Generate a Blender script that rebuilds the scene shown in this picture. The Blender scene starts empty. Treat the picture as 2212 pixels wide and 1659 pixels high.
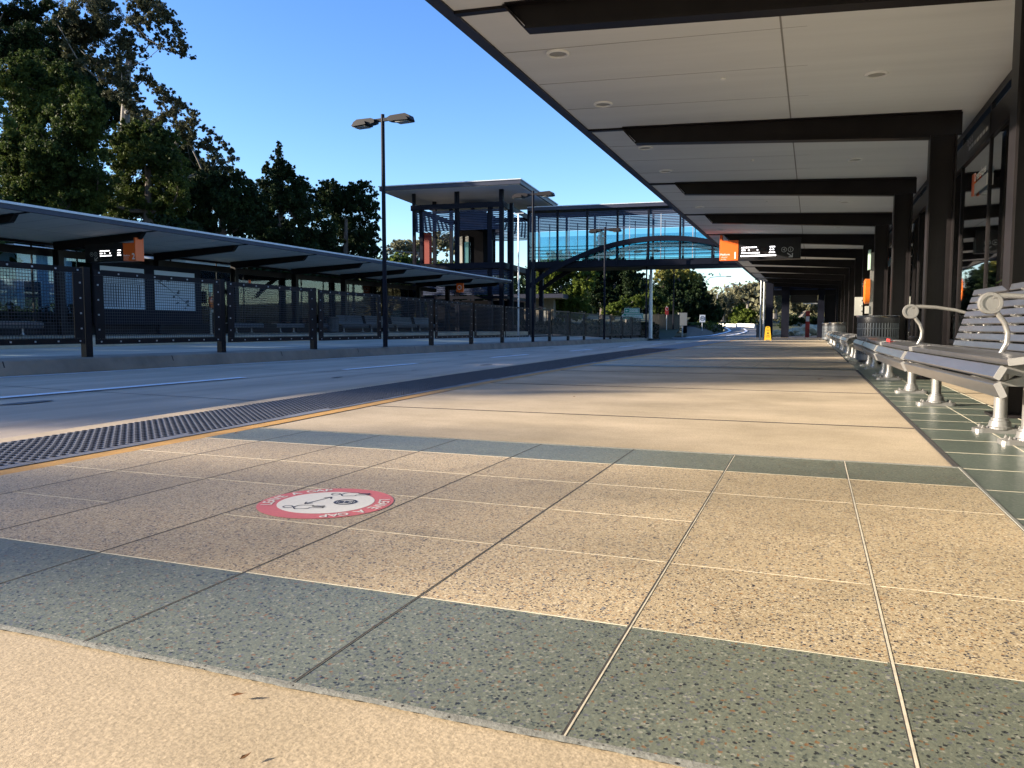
import bpy, bmesh, math, random
import numpy as np
from mathutils import Vector, Matrix
random.seed(7); RNG = np.random.default_rng(7)
R = math.radians
S = bpy.context.scene
COL = S.collection

# ------------------------------------------------------------------ camera
EYE = 0.60; PITCH = 4.18; YAW = 21.13; FPX = 1675.0; CU, CV = 1106.0, 829.5
cam = bpy.data.cameras.new("camera"); camo = bpy.data.objects.new("camera", cam); COL.objects.link(camo)
camo.location = (0, 0, EYE); camo.rotation_euler = (R(90 - PITCH), 0, R(YAW))
cam.sensor_width = 36; cam.lens = 36 * FPX / 2212.0; cam.clip_start = 0.05; cam.clip_end = 3000
S.camera = camo
S.render.resolution_x = 1024; S.render.resolution_y = 768

# ------------------------------------------------------------------ light
SUN_EL = 15.7; SUN_AZ = 243.6          # clockwise from +Y
w = bpy.data.worlds.new("World"); S.world = w; w.use_nodes = True
nt = w.node_tree; N = nt.nodes; L = nt.links
for n in list(N): N.remove(n)
out = N.new("ShaderNodeOutputWorld"); bg = N.new("ShaderNodeBackground"); sky = N.new("ShaderNodeTexSky")
sky.sky_type = 'NISHITA'; sky.sun_disc = False; sky.sun_elevation = R(SUN_EL); sky.sun_rotation = R(SUN_AZ)
sky.air_density = 1.0; sky.dust_density = 0.3; sky.ozone_density = 3.0
bg.inputs["Strength"].default_value = 0.105
# thin clouds low over the horizon
tc = N.new("ShaderNodeTexCoord"); mp = N.new("ShaderNodeMapping"); mp.inputs["Scale"].default_value = (1.6, 1.6, 7.0)
nz = N.new("ShaderNodeTexNoise"); nz.inputs["Scale"].default_value = 3.2; nz.inputs["Detail"].default_value = 6; nz.inputs["Roughness"].default_value = .6
cr = N.new("ShaderNodeValToRGB"); cr.color_ramp.elements[0].position = .45; cr.color_ramp.elements[1].position = .62
sx = N.new("ShaderNodeSeparateXYZ"); mr = N.new("ShaderNodeMapRange")
mr.inputs["From Min"].default_value = .085; mr.inputs["From Max"].default_value = .03
mr.inputs["To Min"].default_value = 0; mr.inputs["To Max"].default_value = .85
mu = N.new("ShaderNodeMath"); mu.operation = 'MULTIPLY'
mx = N.new("ShaderNodeMixRGB"); mx.inputs[2].default_value = (3.3, 3.7, 4.7, 1)
hs = N.new("ShaderNodeHueSaturation"); hs.inputs["Hue"].default_value = .514; hs.inputs["Saturation"].default_value = 1.2
L.new(tc.outputs["Generated"], mp.inputs[0]); L.new(mp.outputs[0], nz.inputs["Vector"]); L.new(nz.outputs["Fac"], cr.inputs[0])
L.new(tc.outputs["Generated"], sx.inputs[0]); L.new(sx.outputs[2], mr.inputs["Value"])
L.new(cr.outputs[0], mu.inputs[0]); L.new(mr.outputs[0], mu.inputs[1]); L.new(mu.outputs[0], mx.inputs[0])
L.new(sky.outputs[0], hs.inputs["Color"]); L.new(hs.outputs[0], mx.inputs[1]); L.new(mx.outputs[0], bg.inputs["Color"]); L.new(bg.outputs[0], out.inputs[0])
sl = bpy.data.lights.new("sun", 'SUN'); so = bpy.data.objects.new("sun", sl); COL.objects.link(so)
sl.energy = 5.0; sl.angle = R(0.55); sl.color = (1.0, 0.87, 0.70)
sd = Vector((math.sin(R(SUN_AZ)) * math.cos(R(SUN_EL)), math.cos(R(SUN_AZ)) * math.cos(R(SUN_EL)), math.sin(R(SUN_EL))))
so.rotation_euler = sd.to_track_quat('Z', 'Y').to_euler(); so.location = (-40, -20, 30)
S.view_settings.view_transform = 'Standard'; S.view_settings.look = 'None'; S.view_settings.gamma = 1
S.view_settings.exposure = 1.70
S.cycles.max_bounces = 10; S.cycles.transparent_max_bounces = 24; S.cycles.use_denoising = True

# ------------------------------------------------------------------ helpers
_p = R(PITCH); _t = R(YAW)
def spot(u, v, D):
    "world point at distance D (m, along the view) and bearing u, v of the 2212 px wide survey picture"
    x = (u - CU) / FPX; y = -(v - CV) / FPX
    f = math.cos(_p) + y * math.sin(_p); z = -math.sin(_p) + y * math.cos(_p)
    return Vector((x * math.cos(_t) - f * math.sin(_t), x * math.sin(_t) + f * math.cos(_t), z)) * D + Vector((0, 0, EYE))
def gspot(u, D, z): q = spot(u, 707, D); return Vector((q.x, q.y, z))

class MB:
    def __init__(s): s.v = []; s.f = []; s.m = []
    def add(s, vs, fs, mi=0):
        b = len(s.v); s.v += [tuple(q) for q in vs]; s.f += [tuple(b + i for i in f) for f in fs]; s.m += [mi] * len(fs); return s
    def box(s, x0, x1, y0, y1, z0, z1, mi=0):
        if x0 > x1: x0, x1 = x1, x0
        if y0 > y1: y0, y1 = y1, y0
        return s.add([(x0,y0,z0),(x1,y0,z0),(x1,y1,z0),(x0,y1,z0),(x0,y0,z1),(x1,y0,z1),(x1,y1,z1),(x0,y1,z1)],
              [(0,3,2,1),(4,5,6,7),(0,1,5,4),(1,2,6,5),(2,3,7,6),(3,0,4,7)], mi)
    def bar(s, a, b, wx, h, mi=0, up=(0,0,1)):
        "rectangular bar from a to b: width wx sideways, h along up"
        a = Vector(a); b = Vector(b); d = (b - a).normalized(); up = Vector(up)
        if abs(d.dot(up)) > .99: up = Vector((0,1,0))
        sd_ = d.cross(up).normalized(); u2 = sd_.cross(d).normalized()
        q = []
        for p in (a, b):
            for i, j in ((-1,-1),(1,-1),(1,1),(-1,1)): q.append(p + sd_ * (wx/2*i) + u2 * (h/2*j))
        return s.add(q, [(3,2,1,0),(4,5,6,7),(0,1,5,4),(1,2,6,5),(2,3,7,6),(3,0,4,7)], mi)
    def prism(s, prof, a, b, ux, uy, mi=0):
        "closed profile [(p,q)] swept from a to b, p along ux, q along uy"
        a = Vector(a); b = Vector(b); ux = Vector(ux); uy = Vector(uy); n = len(prof)
        vs = [a + ux*p + uy*q for p, q in prof] + [b + ux*p + uy*q for p, q in prof]
        fs = [tuple(range(n-1, -1, -1)), tuple(range(n, 2*n))] + [(i, (i+1) % n, n + (i+1) % n, n + i) for i in range(n)]
        return s.add(vs, fs, mi)
    def tube(s, pts, rad, n=8, mi=0, cap=True):
        pts = [Vector(q) for q in pts]; rr = rad if isinstance(rad, (list, tuple)) else [rad] * len(pts)
        vs = []; ref = None
        for i, q in enumerate(pts):
            d = (pts[min(i+1, len(pts)-1)] - pts[max(i-1, 0)]).normalized()
            if ref is None:
                ref = d.orthogonal().normalized()
            ref = (ref - d * ref.dot(d)).normalized(); c = d.cross(ref)
            for k in range(n):
                an = 2*math.pi*k/n; vs.append(q + (ref*math.cos(an) + c*math.sin(an)) * rr[i])
        fs = []
        for i in range(len(pts)-1):
            for k in range(n): fs.append((i*n+k, i*n+(k+1) % n, (i+1)*n+(k+1) % n, (i+1)*n+k))
        if cap: fs += [tuple(range(n-1, -1, -1)), tuple(range((len(pts)-1)*n, len(pts)*n))]
        return s.add(vs, fs, mi)
    def lathe(s, prof, c, n=24, mi=0):
        "prof [(r,z)] round the vertical through c"
        vs = []; fs = []
        for r_, z_ in prof:
            for k in range(n):
                an = 2*math.pi*k/n; vs.append((c[0]+r_*math.cos(an), c[1]+r_*math.sin(an), c[2]+z_))
        for i in range(len(prof)-1):
            for k in range(n): fs.append((i*n+k, i*n+(k+1) % n, (i+1)*n+(k+1) % n, (i+1)*n+k))
        fs += [tuple(range(n-1, -1, -1)), tuple(range((len(prof)-1)*n, len(prof)*n))]
        return s.add(vs, fs, mi)
    def strip(s, A, B, mi=0):
        "quad strip between two equally long polylines"
        n = len(A); return s.add(list(A) + list(B), [(i, i+1, n+i+1, n+i) for i in range(n-1)], mi)
    def poly(s, pts, mi=0): return s.add(pts, [tuple(range(len(pts)))], mi)
    def disc(s, c, r_, n=24, mi=0, ux=(1,0,0), uy=(0,1,0), r2=None):
        c = Vector(c); ux = Vector(ux); uy = Vector(uy); r2 = r2 or r_
        return s.poly([c + ux*(r_*math.cos(2*math.pi*k/n)) + uy*(r2*math.sin(2*math.pi*k/n)) for k in range(n)], mi)
    def ring(s, c, r0, r1, n=40, mi=0, ux=(1,0,0), uy=(0,1,0)):
        c = Vector(c); ux = Vector(ux); uy = Vector(uy); A = []; B = []
        for k in range(n+1):
            an = 2*math.pi*k/n; e = ux*math.cos(an) + uy*math.sin(an); A.append(c + e*r0); B.append(c + e*r1)
        return s.strip(B, A, mi)
    def build(s, name, mats, parent=None, smooth=False):
        me = bpy.data.meshes.new(name); me.from_pydata([tuple(q) for q in s.v], [], s.f)
        if not isinstance(mats, (list, tuple)): mats = [mats]
        for m_ in mats: me.materials.append(m_)
        if len(mats) > 1: me.polygons.foreach_set("material_index", s.m)
        if smooth: me.polygons.foreach_set("use_smooth", [True]*len(me.polygons)); me.set_sharp_from_angle(angle=R(40))
        me.update(); o = bpy.data.objects.new(name, me); COL.objects.link(o)
        if parent is not None: o.parent = parent
        return o
def tag(o, label=None, cat=None, group=None, kind=None):
    if label: o['label'] = label
    if cat: o['category'] = cat
    if group: o['group'] = group
    if kind: o['kind'] = kind
    return o
def empty(name, loc=(0,0,0), rz=0, label=None, cat=None, group=None):
    o = bpy.data.objects.new(name, None); o.location = loc; o.rotation_euler = (0,0,rz); o.empty_display_size = .2
    COL.objects.link(o); return tag(o, label, cat, group)
KIDS = {}
def copy_tree(o, parent=None):
    c = o.copy(); COL.objects.link(c); c.parent = parent
    for ch in [q for q in bpy.data.objects if q.parent == o]: copy_tree(ch, c)
    return c

# ------------------------------------------------------------------ materials
def mat(name, col, rough=.6, metal=0, var=0.0, vscale=3.0, bump=0.0, bscale=40.0, spec=.5, emit=None, estr=0, coat=0, col2=None, detail=5, stretch=None):
    m = bpy.data.materials.new(name); m.use_nodes = True; t = m.node_tree; b = t.nodes["Principled BSDF"]
    b.inputs["Base Color"].default_value = (*col, 1); b.inputs["Roughness"].default_value = rough; b.inputs["Metallic"].default_value = metal
    b.inputs["Specular IOR Level"].default_value = spec
    if coat: b.inputs["Coat Weight"].default_value = coat; b.inputs["Coat Roughness"].default_value = .1
    tcn = t.nodes.new("ShaderNodeTexCoord"); src = tcn.outputs["Object"]
    if stretch:
        mpn = t.nodes.new("ShaderNodeMapping"); mpn.inputs["Scale"].default_value = stretch; t.links.new(src, mpn.inputs[0]); src = mpn.outputs[0]
    if var or col2:
        n1 = t.nodes.new("ShaderNodeTexNoise"); n1.inputs["Scale"].default_value = vscale; n1.inputs["Detail"].default_value = detail; n1.inputs["Roughness"].default_value = .62
        t.links.new(src, n1.inputs["Vector"])
        r_ = t.nodes.new("ShaderNodeValToRGB"); e = r_.color_ramp.elements
        e[0].position = .32; e[1].position = .68
        c2 = col2 or tuple(min(1, q*(1+var)) for q in col)
        c1 = tuple(q*(1-var) for q in col)
        e[0].color = (*c1, 1); e[1].color = (*c2, 1)
        t.links.new(n1.outputs["Fac"], r_.inputs[0]); t.links.new(r_.outputs[0], b.inputs["Base Color"])
    if bump:
        n2 = t.nodes.new("ShaderNodeTexNoise"); n2.inputs["Scale"].default_value = bscale; n2.inputs["Detail"].default_value = 4
        t.links.new(src, n2.inputs["Vector"]); bp = t.nodes.new("ShaderNodeBump"); bp.inputs["Strength"].default_value = bump; bp.inputs["Distance"].default_value = .01
        t.links.new(n2.outputs["Fac"], bp.inputs["Height"]); t.links.new(bp.outputs[0], b.inputs["Normal"])
    if emit: b.inputs["Emission Color"].default_value = (*emit, 1); b.inputs["Emission Strength"].default_value = estr
    return m

def terrazzo(name, base, chips, cell, rough, frac=.5, blot=.12, bump=.12):
    "exposed-aggregate tile: stones of several colours in a mortar"
    m = bpy.data.materials.new(name); m.use_nodes = True; t = m.node_tree; n_ = t.nodes; l_ = t.links; b = n_["Principled BSDF"]
    tcn = n_.new("ShaderNodeTexCoord"); mpn = n_.new("ShaderNodeMapping"); mpn.inputs["Scale"].default_value = (1/cell, 1/cell, 1/cell)
    l_.new(tcn.outputs["Object"], mpn.inputs[0])
    wn = n_.new("ShaderNodeTexNoise"); wn.inputs["Scale"].default_value = .9; wn.inputs["Detail"].default_value = 2
    l_.new(mpn.outputs[0], wn.inputs["Vector"]); ad = n_.new("ShaderNodeVectorMath"); ad.operation = 'MULTIPLY_ADD'
    ad.inputs[1].default_value = (1.1, 1.1, 1.1); l_.new(wn.outputs["Color"], ad.inputs[0]); l_.new(mpn.outputs[0], ad.inputs[2])
    v1 = n_.new("ShaderNodeTexVoronoi"); v1.inputs["Scale"].default_value = 1.0; l_.new(ad.outputs[0], v1.inputs["Vector"])
    sp = n_.new("ShaderNodeSeparateColor"); l_.new(v1.outputs["Color"], sp.inputs[0])
    ra = n_.new("ShaderNodeValToRGB"); ra.color_ramp.interpolation = 'CONSTANT'
    els = ra.color_ramp.elements
    while len(els) > 1: els.remove(els[-1])
    acc = 0; els[0].position = 0; els[0].color = (*chips[0][1], 1); acc = chips[0][0]
    for wgt, c in chips[1:]:
        e = els.new(acc); e.color = (*c, 1); acc += wgt
    l_.new(sp.outputs[0], ra.inputs[0])
    # stone size varies: distance threshold driven by the second random channel
    th = n_.new("ShaderNodeMath"); th.operation = 'MULTIPLY_ADD'; th.inputs[1].default_value = .42; th.inputs[2].default_value = frac - .26
    l_.new(sp.outputs[1], th.inputs[0])
    ls = n_.new("ShaderNodeMath"); ls.operation = 'LESS_THAN'; l_.new(v1.outputs["Distance"], ls.inputs[0]); l_.new(th.outputs[0], ls.inputs[1])
    bn = n_.new("ShaderNodeTexNoise"); bn.inputs["Scale"].default_value = 1.7; bn.inputs["Detail"].default_value = 6; l_.new(tcn.outputs["Object"], bn.inputs["Vector"])
    br = n_.new("ShaderNodeMapRange"); br.inputs["To Min"].default_value = 1-blot*2; br.inputs["To Max"].default_value = 1+blot*2; l_.new(bn.outputs["Fac"], br.inputs["Value"])
    t1 = n_.new("ShaderNodeMapping"); t1.inputs["Location"].default_value = (1.755/.475, -1.05/.45, 0); t1.inputs["Scale"].default_value = (1/.475, 1/.45, 0); l_.new(tcn.outputs["Object"], t1.inputs[0])
    fl_ = n_.new("ShaderNodeVectorMath"); fl_.operation = 'FLOOR'; l_.new(t1.outputs[0], fl_.inputs[0]); wh = n_.new("ShaderNodeTexWhiteNoise"); l_.new(fl_.outputs[0], wh.inputs["Vector"])
    w2 = n_.new("ShaderNodeMapRange"); w2.inputs["To Min"].default_value = .90; w2.inputs["To Max"].default_value = 1.07; l_.new(wh.outputs["Value"], w2.inputs["Value"])
    st = n_.new("ShaderNodeTexNoise"); st.inputs["Scale"].default_value = 4.3; st.inputs["Detail"].default_value = 5; st.inputs["Distortion"].default_value = .6; l_.new(tcn.outputs["Object"], st.inputs["Vector"])
    s2 = n_.new("ShaderNodeMapRange"); s2.inputs["From Min"].default_value = .58; s2.inputs["From Max"].default_value = .72; s2.inputs["To Min"].default_value = 1; s2.inputs["To Max"].default_value = .82; l_.new(st.outputs["Fac"], s2.inputs["Value"])
    k1 = n_.new("ShaderNodeMath"); k1.operation = 'MULTIPLY'; l_.new(w2.outputs[0], k1.inputs[0]); l_.new(s2.outputs[0], k1.inputs[1])
    k2 = n_.new("ShaderNodeMath"); k2.operation = 'MULTIPLY'; l_.new(br.outputs[0], k2.inputs[0]); l_.new(k1.outputs[0], k2.inputs[1]); br = k2
    mi = n_.new("ShaderNodeMixRGB"); mi.inputs[1].default_value = (*base, 1); l_.new(ls.outputs[0], mi.inputs[0]); l_.new(ra.outputs[0], mi.inputs[2])
    ml = n_.new("ShaderNodeVectorMath"); ml.operation = 'SCALE'; l_.new(mi.outputs[0], ml.inputs[0]); l_.new(br.outputs[0], ml.inputs["Scale"])
    l_.new(ml.outputs[0], b.inputs["Base Color"]); b.inputs["Roughness"].default_value = rough
    if bump:
        bp = n_.new("ShaderNodeBump"); bp.inputs["Strength"].default_value = bump; bp.inputs["Distance"].default_value = .003
        l_.new(v1.outputs["Distance"], bp.inputs["Height"]); l_.new(bp.outputs[0], b.inputs["Normal"])
    return m

def glassy(name, tint, gloss, rough=.02, gcol=(1,1,1)):
    "thin pane: tinted see-through plus mirror reflection"
    m = bpy.data.materials.new(name); m.use_nodes = True; t = m.node_tree; n_ = t.nodes; l_ = t.links
    for q in list(n_): n_.remove(q)
    o = n_.new("ShaderNodeOutputMaterial"); tr = n_.new("ShaderNodeBsdfTransparent"); tr.inputs[0].default_value = (*tint, 1)
    gl = n_.new("ShaderNodeBsdfGlossy"); gl.inputs["Roughness"].default_value = rough; gl.inputs["Color"].default_value = (*gcol, 1)
    fr = n_.new("ShaderNodeFresnel"); fr.inputs[0].default_value = 1.5; ma = n_.new("ShaderNodeMath"); ma.operation = 'ADD'; ma.inputs[1].default_value = gloss; ma.use_clamp = True
    mxs = n_.new("ShaderNodeMixShader"); l_.new(fr.outputs[0], ma.inputs[0]); l_.new(ma.outputs[0], mxs.inputs[0]); l_.new(tr.outputs[0], mxs.inputs[1]); l_.new(gl.outputs[0], mxs.inputs[2]); l_.new(mxs.outputs[0], o.inputs[0])
    return m

def meshscreen(name, period, solid, col):
    "perforated sheet: round holes in a dark plate"
    m = bpy.data.materials.new(name); m.use_nodes = True; t = m.node_tree; n_ = t.nodes; l_ = t.links; b = n_["Principled BSDF"]; o = n_["Material Output"]
    b.inputs["Base Color"].default_value = (*col, 1); b.inputs["Roughness"].default_value = .5
    tcn = n_.new("ShaderNodeTexCoord"); mpn = n_.new("ShaderNodeMapping"); mpn.inputs["Scale"].default_value = (1/period,)*3; l_.new(tcn.outputs["Object"], mpn.inputs[0])
    fr = n_.new("ShaderNodeVectorMath"); fr.operation = 'FRACTION'; l_.new(mpn.outputs[0], fr.inputs[0])
    sb = n_.new("ShaderNodeVectorMath"); sb.operation = 'SUBTRACT'; sb.inputs[1].default_value = (.5,.5,.5); l_.new(fr.outputs[0], sb.inputs[0])
    ab = n_.new("ShaderNodeVectorMath"); ab.operation = 'ABSOLUTE'; l_.new(sb.outputs[0], ab.inputs[0]); sp = n_.new("ShaderNodeSeparateXYZ"); l_.new(ab.outputs[0], sp.inputs[0])
    mxm = n_.new("ShaderNodeMath"); mxm.operation = 'MAXIMUM'; l_.new(sp.outputs[1], mxm.inputs[0]); l_.new(sp.outputs[2], mxm.inputs[1])
    gt = n_.new("ShaderNodeMath"); gt.operation = 'GREATER_THAN'; gt.inputs[1].default_value = .5*math.sqrt(1-solid); l_.new(mxm.outputs[0], gt.inputs[0])
    tr = n_.new("ShaderNodeBsdfTransparent"); mxs = n_.new("ShaderNodeMixShader"); l_.new(gt.outputs[0], mxs.inputs[0]); l_.new(tr.outputs[0], mxs.inputs[1]); l_.new(b.outputs[0], mxs.inputs[2]); l_.new(mxs.outputs[0], o.inputs[0])
    return m

def leafmat(name, dark, light, scale=.5, trans=.28, rough=.6):
    m = bpy.data.materials.new(name); m.use_nodes = True; t = m.node_tree; n_ = t.nodes; l_ = t.links; b = n_["Principled BSDF"]; o = n_["Material Output"]
    tcn = n_.new("ShaderNodeTexCoord"); n1 = n_.new("ShaderNodeTexNoise"); n1.inputs["Scale"].default_value = scale; n1.inputs["Detail"].default_value = 8; n1.inputs["Roughness"].default_value = .75
    l_.new(tcn.outputs["Object"], n1.inputs["Vector"]); r_ = n_.new("ShaderNodeValToRGB"); r_.color_ramp.elements[0].position = .35; r_.color_ramp.elements[1].position = .66
    r_.color_ramp.elements[0].color = (*dark, 1); r_.color_ramp.elements[1].color = (*light, 1); l_.new(n1.outputs["Fac"], r_.inputs[0]); l_.new(r_.outputs[0], b.inputs["Base Color"])
    b.inputs["Roughness"].default_value = rough; b.inputs["Specular IOR Level"].default_value = .12
    tl = n_.new("ShaderNodeBsdfTranslucent"); l_.new(r_.outputs[0], tl.inputs[0]); mxs = n_.new("ShaderNodeMixShader"); mxs.inputs[0].default_value = trans
    l_.new(b.outputs[0], mxs.inputs[1]); l_.new(tl.outputs[0], mxs.inputs[2]); l_.new(mxs.outputs[0], o.inputs[0])
    return m

M = {}
M['tan'] = terrazzo('tan_aggregate', (.43,.335,.205), [(.26,(.48,.375,.23)),(.17,(.30,.22,.13)),(.17,(.60,.50,.34)),(.13,(.10,.075,.06)),(.07,(.37,.22,.10)),(.10,(.03,.03,.04)),(.10,(.22,.20,.175))], .0054, .55, .55)
M['green'] = terrazzo('green_aggregate', (.150,.162,.122), [(.27,(.125,.14,.11)),(.20,(.185,.20,.15)),(.17,(.075,.088,.075)),(.11,(.025,.028,.03)),(.09,(.26,.26,.21)),(.06,(.19,.11,.055)),(.10,(.12,.125,.135))], .0064, .45, .55)
M['polgreen'] = terrazzo('polished_green_tile', (.10,.125,.10), [(.35,(.09,.115,.095)),(.25,(.13,.155,.12)),(.2,(.07,.09,.08)),(.2,(.16,.17,.15))], .010, .36, .5, bump=.0)
def slabmat():
    m = mat('tan_concrete', (.43,.34,.22), .85, var=.16, vscale=1.2, bump=.14, bscale=130, col2=(.52,.415,.285), detail=9)
    t = m.node_tree; b = t.nodes["Principled BSDF"]; r_ = [q for q in t.nodes if q.type == 'VALTORGB'][0]
    n3 = t.nodes.new("ShaderNodeTexNoise"); n3.inputs["Scale"].default_value = 170; n3.inputs["Detail"].default_value = 3
    tcn = t.nodes.new("ShaderNodeTexCoord"); t.links.new(tcn.outputs["Object"], n3.inputs["Vector"])
    mrn = t.nodes.new("ShaderNodeMapRange"); mrn.inputs["From Min"].default_value = .3; mrn.inputs["From Max"].default_value = .7; mrn.inputs["To Min"].default_value = .78; mrn.inputs["To Max"].default_value = 1.2
    t.links.new(n3.outputs["Fac"], mrn.inputs["Value"])
    n4 = t.nodes.new("ShaderNodeTexNoise"); n4.inputs["Scale"].default_value = .55; n4.inputs["Detail"].default_value = 7; n4.inputs["Roughness"].default_value = .7
    mp4 = t.nodes.new("ShaderNodeMapping"); mp4.inputs["Scale"].default_value = (.6, 2.6, 1); t.links.new(tcn.outputs["Object"], mp4.inputs[0]); t.links.new(mp4.outputs[0], n4.inputs["Vector"])
    mr4 = t.nodes.new("ShaderNodeMapRange"); mr4.inputs["From Min"].default_value = .3; mr4.inputs["From Max"].default_value = .7; mr4.inputs["To Min"].default_value = .84; mr4.inputs["To Max"].default_value = 1.1
    t.links.new(n4.outputs["Fac"], mr4.inputs["Value"])
    mm = t.nodes.new("ShaderNodeMath"); mm.operation = 'MULTIPLY'; t.links.new(mrn.outputs[0], mm.inputs[0]); t.links.new(mr4.outputs[0], mm.inputs[1])
    sc = t.nodes.new("ShaderNodeVectorMath"); sc.operation = 'SCALE'; t.links.new(r_.outputs[0], sc.inputs[0]); t.links.new(mm.outputs[0], sc.inputs["Scale"]); t.links.new(sc.outputs[0], b.inputs["Base Color"])
    return m
M['slab'] = slabmat()
M['sealant'] = mat('grey_sealant', (.19,.19,.17), .85, var=.25, vscale=60, bump=.2, bscale=120)
M['grout'] = mat('cream_grout', (.56,.50,.38), .8, var=.2, vscale=20)
M['gap'] = mat('dark_joint', (.035,.032,.03), .9, var=.3, vscale=60)
M['yellow'] = mat('yellow_line_paint', (.50,.27,.06), .65, var=.18, vscale=8, bump=.2, bscale=90)
M['coping'] = mat('kerb_coping', (.42,.33,.22), .85, var=.15, vscale=3, bump=.2)
M['tactile'] = mat('tactile_plate', (.155,.155,.165), .55, var=.3, vscale=5)
M['dome'] = mat('tactile_stud', (.035,.035,.04), .45, var=.3, vscale=7)
M['road'] = mat('busway_concrete', (.46,.365,.265), .85, var=.24, vscale=1.1, bump=.5, bscale=60, detail=10, stretch=(1.6,.22,1))
M['asphalt'] = mat('asphalt', (.13,.125,.115), .8, var=.15, vscale=.6, bump=.3)
M['white'] = mat('road_paint', (.86,.86,.84), .6, var=.12, vscale=7)
M['kerb'] = mat('kerb_concrete', (.21,.18,.135), .85, var=.25, vscale=1.4, bump=.35, bscale=50)
M['steel'] = mat('dark_bronze_steel', (.0145,.0125,.0132), .36, var=.2, vscale=2, spec=.12)
M['bsteel'] = mat('dark_blue_steel', (.007,.008,.014), .5, var=.2, vscale=2, spec=.08)
M['soffit'] = mat('pale_soffit_board', (.70,.71,.695), .8, var=.06, vscale=.9, stretch=(.25,2.4,1))
M['soffline'] = mat('soffit_joint', (.26,.25,.23), .8)
M['fascia'] = mat('blue_grey_fascia', (.028,.032,.052), .5, var=.12, vscale=2, spec=.3)
M['roofpale'] = mat('pale_roof_capping', (.50,.53,.56), .45, var=.08, vscale=2)
M['alu'] = mat('cast_aluminium', (.27,.26,.245), .38, .55, var=.1, vscale=6, bump=.05)
M['slat'] = mat('anodised_slat', (.25,.25,.265), .30, .85, var=.10, vscale=4, stretch=(8,1,8))
M['slatend'] = mat('slat_end_cap', (.30,.29,.28), .55, .2, var=.1)
M['chrome'] = mat('bright_metal', (.75,.75,.75), .18, 1)
M['blackp'] = mat('black_plastic', (.012,.012,.014), .4, var=.2, spec=.3); M['matte'] = mat('matt_black_cladding', (.005,.005,.006), .9, var=.2, spec=.03)
M['binm'] = mat('bin_slats', (.06,.07,.082), .45, .1, var=.15)
M['orange'] = mat('orange_sign_face', (.80,.13,.012), .45)
M['wtext'] = mat('white_lettering', (.80,.80,.78), .5)
M['gtext'] = mat('grey_lettering', (.42,.42,.42), .5)
M['led'] = mat('lit_display_text', (1,1,1), .4, emit=(1,.97,1), estr=1.6)
M['tube'] = mat('lit_tube', (1,1,1), .4, emit=(1,1,1), estr=2.0)
M['screen'] = mat('display_glass', (.03,.028,.03), .12, coat=1)
M['red'] = mat('decal_red', (.60,.15,.15), .6, var=.08, vscale=120)
M['dwhite'] = mat('decal_white', (.74,.71,.64), .6, var=.06, vscale=120)
M['dink'] = mat('decal_dark', (.05,.055,.08), .6)
M['orangeb'] = mat('help_point_orange', (.60,.14,.015), .3, coat=.6)
M['palegreen'] = mat('pale_green_panel', (.45,.62,.52), .4)
M['boxgrey'] = mat('painted_steel_box', (.34,.335,.30), .5)
M['caution'] = mat('caution_yellow', (.62,.36,.02), .5, var=.08)
M['cinkk'] = mat('caution_ink', (.05,.03,.01), .6)
M['signgreen'] = mat('road_sign_green', (.02,.30,.18), .5)
M['signwhite'] = mat('sign_white', (.78,.78,.76), .5)
M['signred'] = mat('sign_red', (.30,.02,.02), .5)
M['post'] = mat('galvanised_post', (.42,.43,.44), .4, .6, var=.1)
M['louvre'] = mat('louvre_blade', (.045,.056,.09), .6, .0, spec=.1, var=.08)
M['cladred'] = mat('red_cladding', (.20,.022,.012), .6)
M['palewall'] = mat('pale_render_wall', (.42,.52,.60), .8, var=.08, vscale=.7)
M['creamw'] = mat('cream_wall', (.55,.50,.40), .8, var=.1)
M['winblue'] = mat('dark_window', (.05,.07,.09), .1, coat=1)
M['timber'] = mat('paling_timber', (.11,.092,.065), .8, var=.3, vscale=4, stretch=(6,6,.5))
M['poster'] = mat('poster_paper', (.42,.50,.58), .35)
M['pink'] = mat('poster_ink', (.07,.09,.12), .5)
M['barrier'] = mat('concrete_barrier', (.62,.61,.57), .8, var=.12, vscale=1)
M['grass'] = mat('grass', (.026,.036,.010), .9, var=.4, vscale=2.5, bump=.6, bscale=30)
M['soil'] = mat('soil', (.10,.075,.05), .95, var=.3, vscale=2, bump=.5)
M['rock'] = mat('sandstone_rock', (.46,.38,.24), .85, var=.25, vscale=3, bump=.6, bscale=12)
M['bark'] = mat('brown_bark', (.09,.07,.055), .9, var=.4, vscale=5, bump=.5, stretch=(4,4,.6))
M['palebark'] = mat('pale_gum_bark', (.13,.115,.10), .8, var=.3, vscale=3, stretch=(3,3,.5))
M['fallen'] = mat('dry_leaf', (.16,.07,.02), .8, var=.4, vscale=30)
M['glassr'] = glassy('shelter_glass', (.42,.48,.44), .20)
M['glassl'] = glassy('clear_shelter_glass', (.55,.66,.68), -.015)
M['cyan'] = glassy('blue_green_bridge_glass', (.50,.76,.83), .02)
M['screenmesh'] = meshscreen('perforated_screen', .046, .34, (.015,.016,.02))
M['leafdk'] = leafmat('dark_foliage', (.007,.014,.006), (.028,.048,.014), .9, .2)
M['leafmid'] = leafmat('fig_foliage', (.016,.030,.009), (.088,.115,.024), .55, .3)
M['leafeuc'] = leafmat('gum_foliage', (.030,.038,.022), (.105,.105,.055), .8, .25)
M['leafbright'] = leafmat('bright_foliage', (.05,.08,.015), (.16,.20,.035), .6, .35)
M['leafsun'] = leafmat('sun_tinted_foliage', (.14,.14,.03), (.34,.30,.08), .6, .35)  # sunlight on the tree top put into the leaf colour; lower crown uses dark leaves
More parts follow.
